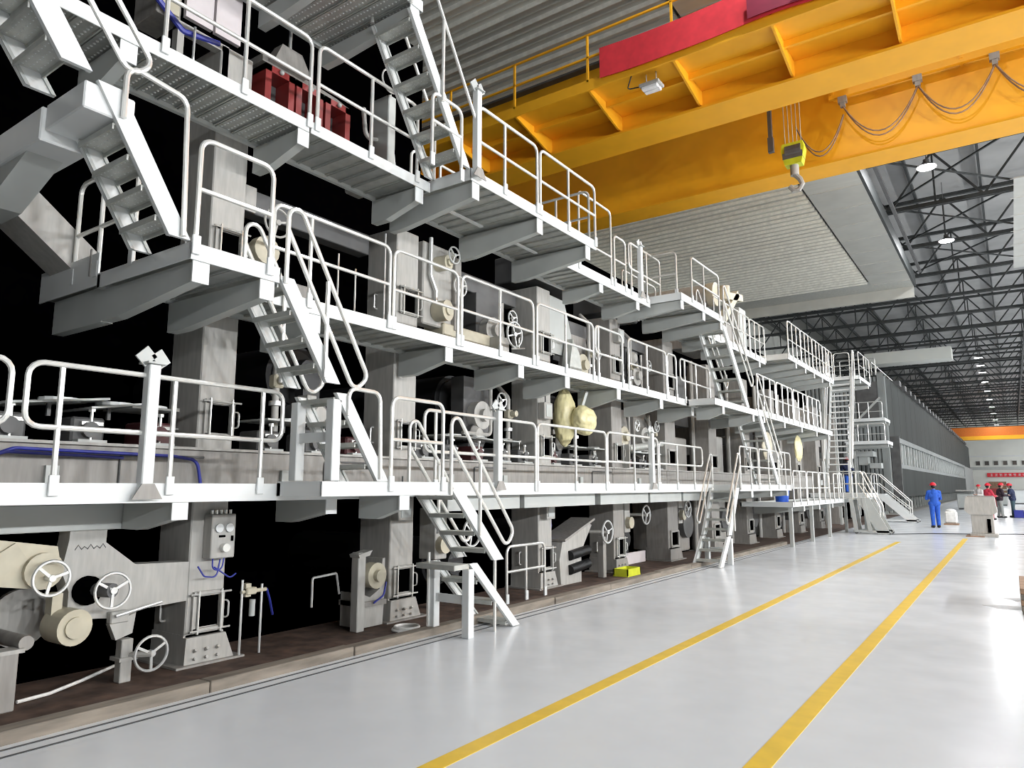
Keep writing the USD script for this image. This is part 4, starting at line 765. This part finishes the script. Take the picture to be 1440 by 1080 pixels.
for i, (yy, z0, z1) in enumerate(((9.55, 2.05, 3.3), (11.75, 2.05, 3.3), (12.35, 3.5, 5.1), (14.25, 3.5, 5.1), (15.2, 2.05, 3.3), (5.0, 2.05, 3.3))):
    t = Thing('riser_pipe', f'upright grey riser pipe with valve between the machine columns, {ORD[i]} of six', 'pipe', (-6.75, yy, z0)); t.part('pipe', tube([(-6.75, yy, z0), (-6.75, yy, z1 - .2), (-6.95, yy, z1)], .04, 10, .1), grey, smooth=40); t.part('flange', cyl((-6.75, yy, z0 + .5), (-6.75, yy, z0 + .55), .075, 14), bright, smooth=40); t.part('valve', join(bx(-6.8, -6.68, yy - .07, yy + .07, z0 + .7, z0 + .85, .02), cyl((-6.7, yy, z0 + .78), (-6.58, yy, z0 + .78), .05, 12)), cream)
for i, (yy, z) in enumerate(((8.7, 2.45), (11.2, 2.45), (5.6, 2.5), (14.4, 4.5))):
    t = Thing('motor', f'small grey motor with ribbed case inside the machine frame, {ORD[i]} of four', 'motor', (-6.8, yy, z)); t.part('case', cyl((-7.2, yy, z), (-6.75, yy, z), .16, 18), grey3, smooth=40); t.part('end_bell', cyl((-6.75, yy, z), (-6.68, yy, z), .14, 18, .09), grey, smooth=40); t.part('foot', bx(-7.1, -6.8, yy - .14, yy + .14, z - .42, z - .14), grey3); t.part('terminal_box', bx(-7.05, -6.85, yy - .07, yy + .07, z + .14, z + .24, .01), grey)
# upper tier clutter
for i, yy in enumerate((3.55, 3.88)):
    single('perforated_plate', f'pale pink perforated plate at the top edge behind the upper railing, {("left", "right")[i]} one', 'plate', join(bx(-6.6, -6.55, yy, yy + .3, 6.42, 7.3), *[bx(-6.55, -6.545, yy + .05 + .08 * (k % 3), yy + .09 + .08 * (k % 3), 6.5 + .2 * (k // 3), 6.52 + .2 * (k // 3)) for k in range(0)]), pink_m)
t = Thing('clamped_window', 'grey clamped window frame behind the upper railing', 'frame', (-6.5, 3.6, 5.8)); t.part('frame', join(bx(-6.6, -6.5, 3.45, 3.52, 5.75, 6.25), bx(-6.6, -6.5, 3.95, 4.02, 5.75, 6.25), bx(-6.6, -6.5, 3.45, 4.02, 5.72, 5.79), bx(-6.6, -6.5, 3.45, 4.02, 6.22, 6.30)), grey); t.part('rod', join(cyl((-6.45, 3.6, 5.7), (-6.45, 3.6, 6.28), .014, 6), cyl((-6.45, 4.05, 5.75), (-6.45, 3.4, 5.75), .012, 6)), bright)
t = Thing('valve_cabinet', 'olive grey cabinet block behind the upper railing at top left', 'cabinet', (-6.6, 3.1, 6.2)); t.part('case', bx(-7, -6.55, 3.25, 3.5, 6.3, 7.2, .01), grey2); t.part('door', bx(-6.55, -6.53, 3.28, 3.47, 6.35, 7.15), cream); t.part('pipe', tube([(-6.5, 3.15, 6.45), (-6.5, 3.5, 6.2), (-6.5, 3.9, 6.28)], .03, 8, .05), blue_m, 'dark blue hose')
t = Thing('red_frame', 'red painted machine frame with dark openings behind the upper railing', 'machine frame', (-6.6, 5.4, 5.7))
for k, yy in enumerate((4.55, 4.98, 5.42)):
    t.part('panel_frame', join(bx(-6.9, -6.6, yy, yy + .08, 5.7, 6.45), bx(-6.9, -6.6, yy + .32, yy + .40, 5.7, 6.45), bx(-6.9, -6.6, yy, yy + .4, 5.7, 5.8), bx(-6.9, -6.6, yy, yy + .4, 6.37, 6.45)), red_m); t.part('panel_recess', bx(-6.9, -6.85, yy + .08, yy + .32, 5.8, 6.37), grey3); t.part('knob', ball((-6.58, yy + .2, 6.41), .03), white2)
t.part('sill', bx(-6.9, -6.5, 4.35, 5.86, 5.56, 5.70), white2, 'pale sill under the red frames'); t.part('top_cover', hull([(-7.2, 4.5, 6.45), (-6.6, 4.5, 6.45), (-6.6, 5.8, 6.45), (-7.2, 5.8, 6.45), (-7.1, 4.6, 6.65), (-6.75, 4.6, 6.65), (-6.75, 5.7, 6.6), (-7.1, 5.7, 6.6)]), grey2)
for k in range(6): t.part('sill_bolt', cyl((-6.5, 4.45 + .24 * k, 5.63), (-6.48, 4.45 + .24 * k, 5.63), .014, 6), grey3)
t = Thing('olive_cover', 'olive grey spray cover hung on a rod above the red frames', 'cover', (-6.6, 4.8, 6.4)); t.part('cover', hull([(-6.7, 4.72, 6.75), (-6.55, 4.72, 6.75), (-6.55, 5.0, 6.75), (-6.7, 5.0, 6.75), (-6.75, 4.6, 6.5), (-6.5, 4.6, 6.5), (-6.5, 5.1, 6.5), (-6.75, 5.1, 6.5)]), grey2); t.part('rod', cyl((-6.6, 4.86, 6.75), (-6.6, 4.86, 7.6), .02, 8), bright)
t = Thing('pump_group', 'grey pump group with pipes at the right end of the upper walkway', 'pump', (-6.5, 6.0, 5.4)); t.part('body', bx(-6.8, -6.5, 5.92, 6.19, 5.4, 5.9, .03), grey2); t.part('window', bx(-6.5, -6.47, 5.95, 6.15, 5.5, 5.8), black); t.part('frame', join(bx(-6.5, -6.45, 5.92, 5.95, 5.46, 5.84), bx(-6.5, -6.45, 6.15, 6.18, 5.46, 5.84), bx(-6.5, -6.45, 5.92, 6.18, 5.8, 5.84)), grey); t.part('pipe', tube([(-6.5, 5.95, 6.5), (-6.5, 6.0, 6.1), (-6.5, 6.3, 6.2), (-6.5, 6.4, 6.7)], .03, 8, .1), grey, smooth=40); t.part('pipe', tube([(-6.45, 6.35, 5.3), (-6.45, 6.35, 6.9)], .035, 8), white2, smooth=40)
t = Thing('upright_duct', 'white upright duct with a black round port below the dark top platform', 'duct', (-6.2, 6.3, 5.4)); t.part('duct', bx(-6.6, -6.3, 6.2, 6.34, 5.4, 6.75, .01), white2); t.part('plate', prism([(6.36, 5.6), (6.56, 5.6), (6.36, 6.8)], 'x', -6.5, -6.45), white); t.part('port', join(cyl((-6.3, 6.1, 6.85), (-6.2, 6.12, 6.85), .15, 18)), black, smooth=40); t.part('port_ring', ring((-6.19, 6.12, 6.85), .15, .015, 'x', 20, 6), rail_m)
for i, (y0, y1, z, h) in enumerate(((10.3, 12.0, 5.35, .5), (13.2, 14.6, 5.315, .4))):
    t = Thing('roller_table', f'dark roller table on the upper level {("beyond the forward platform", "on the second forward platform")[i]}', 'machine unit', (-7, y0, z)); t.part('frame', bx(-7.6, -6.7, y0, y1, z, z + h, .02), grey3)
    for k in range(7): t.part('finger', bx(-6.7, -6.62, y0 + .1 + k * .2, y0 + .18 + k * .2, z + h * .5, z + h + .1), cream)
    t.part('side_rail', bx(-6.72, -6.66, y0, y1, z + .05, z + .12), grey)
t = Thing('pickup_arm', 'cream pick-up arms with round end covers above the far upper walkway', 'machine unit', (-6.5, 18, 6.5)); t.part('drum', cyl((-9, 19.2, 7.0), (-6.6, 19.2, 7.0), .32, 20), grey, smooth=40); t.part('end_cover', cyl((-6.6, 19.2, 7.0), (-6.4, 19.2, 7.0), .34, 20), cream, smooth=40)
t.part('arm', bar((-6.3, 19.2, 6.2), (-6.3, 20.6, 7.3), .2, .2, (1, 0, 0)), cream); t.part('arm', bar((-6.3, 19.8, 7.05), (-6.3, 21.0, 7.25), .2, .2, (1, 0, 0)), cream); t.part('cylinder', cyl((-6.3, 19.6, 6.9), (-6.3, 19.6, 7.3), .15, 14), cream, smooth=40); t.part('post', bx(-6.5, -6.2, 20.6, 21.2, 5.4, 6.9, .02), white2); t.part('base', bx(-7.5, -6.3, 18.4, 20.2, 5.4, 6.3, .02), grey2)
# blue hoses along the beam on the left
single('air_hose', 'blue hoses running along the machine beam behind the left lower railing', 'hose', join(tube([(-6.42, 1.4, 1.72), (-6.42, 1.9, 1.75), (-6.42, 2.35, 1.95), (-6.42, 3.65, 1.93), (-6.42, 3.9, 1.9), (-6.42, 3.96, 1.62)], .016, 6, .1), tube([(-6.42, 1.5, 1.60), (-6.42, 2.3, 1.92), (-6.42, 3.2, 1.90)], .014, 6, .1)), blue_m, smooth=True)
single('hose_bundle', 'blue hose bundle hanging inside the machine left of the tilted doctor unit', 'hose', join(tube([(-6.7, 10.6, 1.2), (-6.7, 10.66, .95), (-6.95, 10.62, .5), (-6.95, 10.68, .05)], .05, 8, .1), tube([(-6.7, 10.7, 1.2), (-6.7, 10.75, .95), (-6.95, 10.7, .5)], .04, 8, .1)), blue_m, smooth=True)
# far machine units y 17..44
for i, yy in enumerate(np.arange(17.2, 36, 1.45)):
    m = (grey2, grey3, grey)[i % 3]; h = (2.9, 2.5, 3.1)[i % 3]
    t = Thing('machine_unit', f'tall grey drying machine unit in the far section, {ORD[i]} beyond the second floor stair', 'machine unit', (-7, yy, 0)); t.part('body', bx(-8.2, -7.0, yy, yy + .9, .02, h, .03), m); t.part('hood', prism([(yy, h + .3), (yy + .95, h + .3), (yy + .8, h + 1.6), (yy + .15, h + 1.6)], 'x', -8, -6.95), (grey3, grey2)[i % 2])
    t.part('cover', cyl((-7.0, yy + .45, .7), (-6.85, yy + .45, .7), .34, 20), grey3, smooth=40); t.part('pipe', cyl((-6.9, yy + 1.1, .0), (-6.9, yy + 1.1, 5), .06, 8), grey); t.part('link_plate', bx(-7.05, -6.9, yy + .1, yy + .8, h * .55, h * .62), white2)
for i, (yy, zz, m, lb) in enumerate(((20.6, 2.75, cream, 'cream'), (24.2, 2.85, yellow_bag, 'pale yellow'))): single('hanging_sheet', f'{lb} plastic sheet hanging below the far middle walkway', 'plastic sheet', bag((-5.6, yy, zz), (.08, .45, .42), i * 5), m, smooth=True)
t = Thing('bucket', 'blue plastic bucket on the low far walkway', 'bucket', (-5.2, 19.0, 1.25)); t.part('tub', cyl((-5.35, 20.9, 1.22), (-5.35, 20.9, 1.55), .17, 18, .2), blue_p, smooth=40); t.part('rim', ring((-5.35, 20.9, 1.55), .2, .015, 'z', 18, 6), blue_p)

# ------------------------------------------------------------------ dryer hood
HX = -6.0
hd = Thing('dryer_hood', 'long grey sheet metal dryer hood beyond the walkways', 'dryer hood', (HX, 48, 1))
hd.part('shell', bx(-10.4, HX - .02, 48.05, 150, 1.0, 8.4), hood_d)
def ribs_y(x, y0, y1, z0, z1, step, d, m, part):
    for a in np.arange(y0, y1, step): hd.part(part, bx(x, x + d, a, a + step - .04, z0, z1), m)
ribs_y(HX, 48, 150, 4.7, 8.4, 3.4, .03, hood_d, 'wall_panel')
xs = np.arange(-10.4, HX, .24)
hd.part('ribbed_end_wall', join(*[prism([(x, 48.02), (x + .06, 47.96), (x + .16, 47.96), (x + .22, 48.02)], 'z', 1.0, 8.3) for x in xs]), hood_m, 'vertically ribbed end wall')
hd.part('end_opening', bx(-7.5, -6.15, 47.93, 47.96, 5.7, 8.0), grey3, 'dark doorway high in the end wall')
hd.part('corner_post', bx(-6.3, HX + .02, 47.9, 48.1, .2, 8.5), hood_m); hd.part('opening_brace', bar((-7.4, 47.9, 5.8), (-6.2, 47.9, 7.0), .12, .1, (0, 1, 0)), white2)
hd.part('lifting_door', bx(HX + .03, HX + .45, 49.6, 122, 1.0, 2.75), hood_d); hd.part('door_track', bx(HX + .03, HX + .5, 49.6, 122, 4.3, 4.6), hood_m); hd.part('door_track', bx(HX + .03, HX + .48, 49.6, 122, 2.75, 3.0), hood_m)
for i, a in enumerate(np.arange(49.7, 121, 1.7)): hd.part('door_window', bx(HX + .1, HX + .3, a, a + 1.3, 3.0, 4.3), hood_m if i % 2 else hood_d); hd.part('door_mullion', bx(HX + .1, HX + .42, a + 1.3, a + 1.55, 3.0, 4.3), white2)
hd.part('door_end_plate', bx(HX, HX + .5, 49.4, 49.6, 1.0, 4.7), grey3); hd.part('lower_wall', bx(HX, HX + .35, 124, 150, .9, 4.6), hood_m)
for a in np.arange(49, 150, 1.9): hd.part('leg', bx(HX - .5, HX - .36, a, a + .16, 0, 1.0), white2)
for a in np.arange(54, 140, 3.1): hd.part('roof_lamp_bracket', bx(HX - .2, HX + .25, a, a + 1.0, 8.4, 8.75), grey3)
hd.part('roof_rail', join(bx(-6.6, -6.55, 48, 134, 9.2, 9.25), *[bx(-6.6, -6.55, a, a + .05, 8.4, 9.25) for a in np.arange(48, 134, 2)]), rail_m)
rail('hood top', 48.3, [-8.4, -7.6, -6.9, -6.4], 8.4, 8.9, 9.5, axis='x', n=6, label='white railing on the near end of the dryer hood roof', r=.03)
single('air_duct', 'pale grey roof duct lying across the hood behind its near end', 'duct', bx(-9.5, -3.2, 66, 68, 11.85, 12.8), wall_m)
for i, (x0, x1, yy, z) in enumerate(((-7.6, -5.6, 44.5, 5.3), (-7.4, -5.3, 42.5, 3.9))):
    deck(f'far cross platform at the end of the machine before the hood, {("upper", "lower")[i]} one', x0, x1, yy, yy + 2.2, z, z + .18, (yy + .5, yy + 1.8), 'lr', pitch=.6, legs=((x0 + .1, yy + 2.1), (x0 + .1, yy + .1))); rail('x', yy + .05, [x0 + .2, x0 + .7, x0 + 1.2, x1 - .1], z + .1, z + .55, z + 1.1, axis='x', n=6, label=f'white railing on the {("upper", "lower")[i]} far cross platform before the hood', r=.025)
single('hood_front_unit', 'pale grey equipment block hanging on the ribbed hood end wall', 'machine unit', join(bx(-8.2, -6.6, 46.5, 47.9, 3.4, 3.7), bx(-7.4, -6.9, 46.6, 47.4, 2.9, 3.4), bx(-6.8, -6.2, 46.4, 47.2, 2.7, 3.0)), white2)

# ------------------------------------------------------------------ floor objects near the far end
t = Thing('pedestal', 'grey machine pedestal with wide head standing at the end of the wide stripe', 'pedestal', (-1, 28.6, 0))
t.part('head', prism([(-1.36, 1.3), (-.55, 1.3), (-.50, .82), (-.62, .72), (-1.28, .72), (-1.42, .86)], 'y', 28.5, 29.3), grey); t.part('head_lid', bx(-1.30, -.58, 28.55, 29.25, 1.3, 1.33), grey2)
t.part('column', bx(-1.24, -.62, 28.55, 29.2, .1, .74, .01), grey); t.part('slot', bx(-.80, -.70, 28.52, 28.56, .14, .58), black, 'black slot in the column'); t.part('foot', bx(-1.30, -.52, 28.4, 29.3, 0, .1, .01), grey); t.part('base_board', bx(-1.42, -.9, 28.25, 29.3, 0, .03), brown_m)
t = Thing('sack_pile', 'white bulk sack standing on the floor beside the blue worker', 'sack', (-2.1, 36.6, 0)); t.part('sack', bx(-2.56, -2.09, 36.5, 36.95, .06, .58, .06), sack_m); t.part('sack_neck', bag((-2.32, 36.72, .6), (.2, .18, .08), 4), sack_m, smooth=True); t.part('pallet', bx(-2.6, -2.05, 36.45, 37.0, 0, .06), brown_m)
single('crate', 'blue plastic crate on the floor beside the group of workers', 'crate', join(bx(-.1, .35, 46.6, 47, 0, .02), bx(-.1, .35, 46.6, 46.62, 0, .4), bx(-.1, .35, 46.98, 47, 0, .4), bx(-.1, -.08, 46.6, 47, 0, .4), bx(.33, .35, 46.6, 47, 0, .4)), blue_m)
single('floor_cable', 'black cable lying across the white floor from the portable stair', 'cable', tube([(-3.7, 28.0, .012), (-2.5, 29.2, .012), (-1.3, 29.8, .012), (0, 30.6, .012), (2, 31, .012)], .016, 6, .5), cable_m, smooth=True)
t = Thing('board_stack', 'stack of brown boards on the floor at the right edge', 'boards', (.6, 11.8, 0))
for k in range(4): t.part('board', bx(-.04, 1.2, 11.6, 13.2, .04 + k * .075, .11 + k * .075, .006), brown_m if k % 2 else kerb_m)
for a in (11.8, 12.9): t.part('bearer', bx(0, 1.1, a, a + .1, 0, .04), brown_m)
for i, (x, yy) in enumerate(((-2.9, 61), (-2.2, 64), (-1.0, 75), (.3, 82))):
    t = Thing('far_equipment', f'small pale equipment block standing far down the aisle, {ORD[i]} from the left', 'equipment', (x, yy, 0)); t.part('body', bx(x - .5, x + .5, yy, yy + .8, .1, 1.1 + .2 * (i % 2), .03), (white2, hood_m, white2, white)[i]); t.part('top', bx(x - .55, x + .55, yy - .05, yy + .85, 1.3, 1.4), grey); t.part('skid', bx(x - .45, x + .45, yy + .1, yy + .7, 0, .1), grey3)
single('fire_cabinet', 'small red cabinet standing far down the aisle behind the workers', 'cabinet', join(bx(-1.5, -.9, 70, 70.4, 0, 1.5, .02), bx(-1.4, -1.0, 69.97, 70, .2, 1.3)), red_m)

# ------------------------------------------------------------------ people
def person(label, x, y, z, yaw, top, legs, pose='stand', h=1.72, lean=0.0, arms='down', shirt_len=.0):
    """figure built facing local +y, then turned by yaw about z; sizes in metres at h = 1.72"""
    s = h / 1.72; ca, sa = math.cos(yaw), math.sin(yaw)
    def W(v):
        v = np.array(v, float) * s; yy = v[..., 1] + lean * np.clip(v[..., 2] - .9 * s, 0, None)
        return np.stack([v[..., 0] * ca - yy * sa + x, v[..., 0] * sa + yy * ca + y, v[..., 2] + z], -1)
    def limb(chain, seg=.05):
        hs = []
        for (p, r), (q, r2) in zip(chain[:-1], chain[1:]):
            a = mf.Manifold.sphere(r, 16).translate(tuple(p)); b = mf.Manifold.sphere(r2, 16).translate(tuple(q)); hs.append(mf.Manifold.batch_hull([a, b]))
        return mf.Manifold.batch_boolean(hs, mf.OpType.Add)
    def done(m, l=.035, it=8):
        m = m.refine_to_length(l).to_mesh(); tm = trimesh.Trimesh(m.vert_properties[:, :3], m.tri_verts, process=True); trimesh.smoothing.filter_taubin(tm, iterations=it)
        return W(np.array(tm.vertices)), np.array(tm.faces)
    t = Thing('person', label, 'person', (x, y, z))
    S = {-1: None, 1: None}; body = []
    hip, sh, nk = .90, 1.42, 1.50
    armsP = {}
    for k in (-1, 1):
        if arms == 'front': el, wr = (k * .25, .10, 1.14), (k * .10, .33, 1.16)
        elif arms == 'one' and k > 0: el, wr = (.26, .08, 1.14), (.16, .32, 1.2)
        elif arms == 'rail': el, wr = (k * .27, .10, 1.14), (k * .24, .34, 1.05)
        else: el, wr = (k * .25, -.03, 1.13), (k * .26, .05, .88)
        armsP[k] = (el, wr)
    torso = [limb([((0, 0, .98), .15), ((0, .0, 1.15), .14), ((0, .0, 1.36), .15)]), limb([((-.10, 0, .97), .11), ((.10, 0, .97), .11)]), limb([((-.16, 0, 1.40), .075), ((.16, 0, 1.40), .075)]), limb([((-.10, 0, 1.28), .12), ((.10, 0, 1.28), .12)]), limb([((0, 0, 1.42), .07), ((0, .015, 1.53), .052)])]
    headm = [mf.Manifold.sphere(.1, 24).scale((.78, .95, 1.12)).translate((0, .03, 1.64)), limb([((0, .05, 1.56), .05), ((0, .075, 1.57), .035)])]
    legsm = []
    for k in (-1, 1):
        st = .05 * k if pose == 'stand' else .12 * k
        legsm.append(limb([((k * .09, 0, .93), .095), ((k * .10, .02 + st * .4, .50), .062), ((k * .11, st, .09), .045)])); legsm.append(limb([((k * .11, st - .04, .05), .048), ((k * .12, st + .14, .035), .035)]))
    armm = []; hands = []
    for k in (-1, 1):
        el, wr = armsP[k]; armm.append(limb([((k * .19, 0, 1.40), .062), (el, .046), (wr, .032)]))
        e, w_ = np.array(el), np.array(wr); d = (w_ - e) / np.linalg.norm(w_ - e); side = np.cross(d, (0, 0, 1) if abs(d[2]) < .8 else (0, 1, 0)); side /= np.linalg.norm(side); nrm = np.cross(side, d)
        palm = limb([(w_, .026), (w_ + d * .075, .032)]); hh = [palm]
        for j, (o, L) in enumerate(((-.027, .062), (-.009, .075), (.009, .07), (.026, .055))):
            b0 = w_ + d * .085 + side * o; b1 = b0 + d * L * .55 - nrm * .01; b2 = b1 + d * L * .35 - nrm * .028; hh.append(limb([(b0, .010), (b1, .009), (b2, .008)]))
        b0 = w_ + d * .03 + side * .028 * k; hh.append(limb([(b0, .012), (b0 + d * .035 + side * .03 * k, .010), (b0 + d * .065 + side * .03 * k - nrm * .015, .009)])); hands.append(mf.Manifold.batch_boolean(hh, mf.OpType.Add))
    whole = mf.Manifold.batch_boolean(torso + headm + legsm + armm + hands, mf.OpType.Add)
    bp = t.part('body', done(whole, .02, 4), skin_m, smooth=True)
    gro = lambda ms, g: mf.Manifold.batch_boolean(ms, mf.OpType.Add)
    def fat(chain, g): return limb([(p, r + g) for p, r in chain])
    jk = [fat([((0, 0, .98), .15), ((0, .0, 1.15), .14), ((0, .0, 1.36), .15)], .014), fat([((-.10, 0, .95), .11), ((.10, 0, .95), .11)], .016), fat([((-.16, 0, 1.40), .075), ((.16, 0, 1.40), .075)], .014), fat([((-.10, 0, 1.28), .12), ((.10, 0, 1.28), .12)], .012), fat([((0, 0, 1.44), .06), ((0, .01, 1.49), .055)], .012)]
    for k in (-1, 1):
        el, wr = armsP[k]; w2 = np.array(el) + (np.array(wr) - np.array(el)) * .9; jk.append(fat([((k * .19, 0, 1.40), .062), (el, .046), (w2, .036)], .014))
    t.part('jacket', done(gro(jk, 0), .03, 6), top, smooth=True, under=None)
    tr = []
    for k in (-1, 1):
        st = .05 * k if pose == 'stand' else .12 * k; tr.append(fat([((k * .09, 0, .93), .095), ((k * .10, .02 + st * .4, .50), .066), ((k * .11, st, .10), .056)], .014))
    tr.append(fat([((-.09, 0, .95), .1), ((.09, 0, .95), .1)], .012)); t.part('trousers', done(gro(tr, 0), .03, 6), legs, smooth=True)
    for k in (-1, 1):
        st = .05 * k if pose == 'stand' else .12 * k; t.part('boot', done(fat([((k * .11, st - .04, .055), .048), ((k * .12, st + .14, .045), .038)], .008), .02, 4), hair_m, smooth=True)
    hm = mf.Manifold.sphere(.128, 28).scale((.92, 1.08, .95)).translate((0, .02, 1.675)); cut = mf.Manifold.cube((1, 1, 1), True).translate((0, 0, 1.675 - .5)); hm = hm - cut
    brim = mf.Manifold.cylinder(.018, .145, .145, 28).scale((.9, 1.15, 1)).translate((0, .045, 1.668)); ridge = mf.Manifold.sphere(.132, 20).scale((.16, 1.08, .98)).translate((0, .02, 1.68)) - cut
    t.part('helmet', done(hm + brim + ridge, .03, 1), helmet_m, 'red hard hat', smooth=40)
    hr = (mf.Manifold.sphere(.104, 24).scale((.82, .95, 1.0)).translate((0, .008, 1.64))) - mf.Manifold.cube((1, 1, 1), True).translate((0, .53, 1.60)); t.part('hair', done(hr, .03, 1), hair_m, smooth=True)
    t.part('eyes', join(*[(W(ball((k * .032, .118, 1.645), .011, 1)[0]), ball((0, 0, 0), 1, 1)[1]) for k in (-1, 1)]), hair_m); t.part('nose', (W(hull([(0, .148, 1.605), (-.014, .118, 1.60), (.014, .118, 1.60), (0, .12, 1.645)])[0]), hull([(0, .148, 1.605), (-.014, .118, 1.60), (.014, .118, 1.60), (0, .12, 1.645)])[1]), skin_m)
    t.part('ears', join(*[(W(ball((k * .082, .02, 1.63), .022, 1, (.4, .8, 1.2))[0]), ball((0, 0, 0), 1, 1)[1]) for k in (-1, 1)]), skin_m); t.part('mouth', (W(bx(-.022, .022, .108, .122, 1.575, 1.583)[0]), BOXF), red_m)
    return t
person('person in bright blue overalls and red helmet standing on the aisle floor beside the pedestal', -2.68, 33.8, 0, .35, overall_b, overall_b, arms='front', h=1.74)
person('person in red overalls and red helmet standing behind the pedestal', -1.07, 43.2, 0, -.9, overall_r, overall_r, arms='front', h=1.74)
person('person in dark jacket and grey trousers, left of the pair at the right', -.66, 46.3, 0, -1.2, cloth_d, cloth_g, arms='front', h=1.76, lean=.12)
person('person in navy jacket and teal trousers, right of the pair at the right', -.08, 47.1, 0, 1.4, cloth_n, cloth_t, arms='front', h=1.74, lean=.1)
person('person in white shirt half hidden behind the pedestal', -1.75, 52.6, 0, 2.6, cloth_w, cloth_g, arms='front', h=1.7)
person('person in navy clothes and red helmet on the far landing before the dryer hood', -6.55, 38.0, 1.30, .4, cloth_n, overall_b, arms='rail', h=1.7, lean=.1)
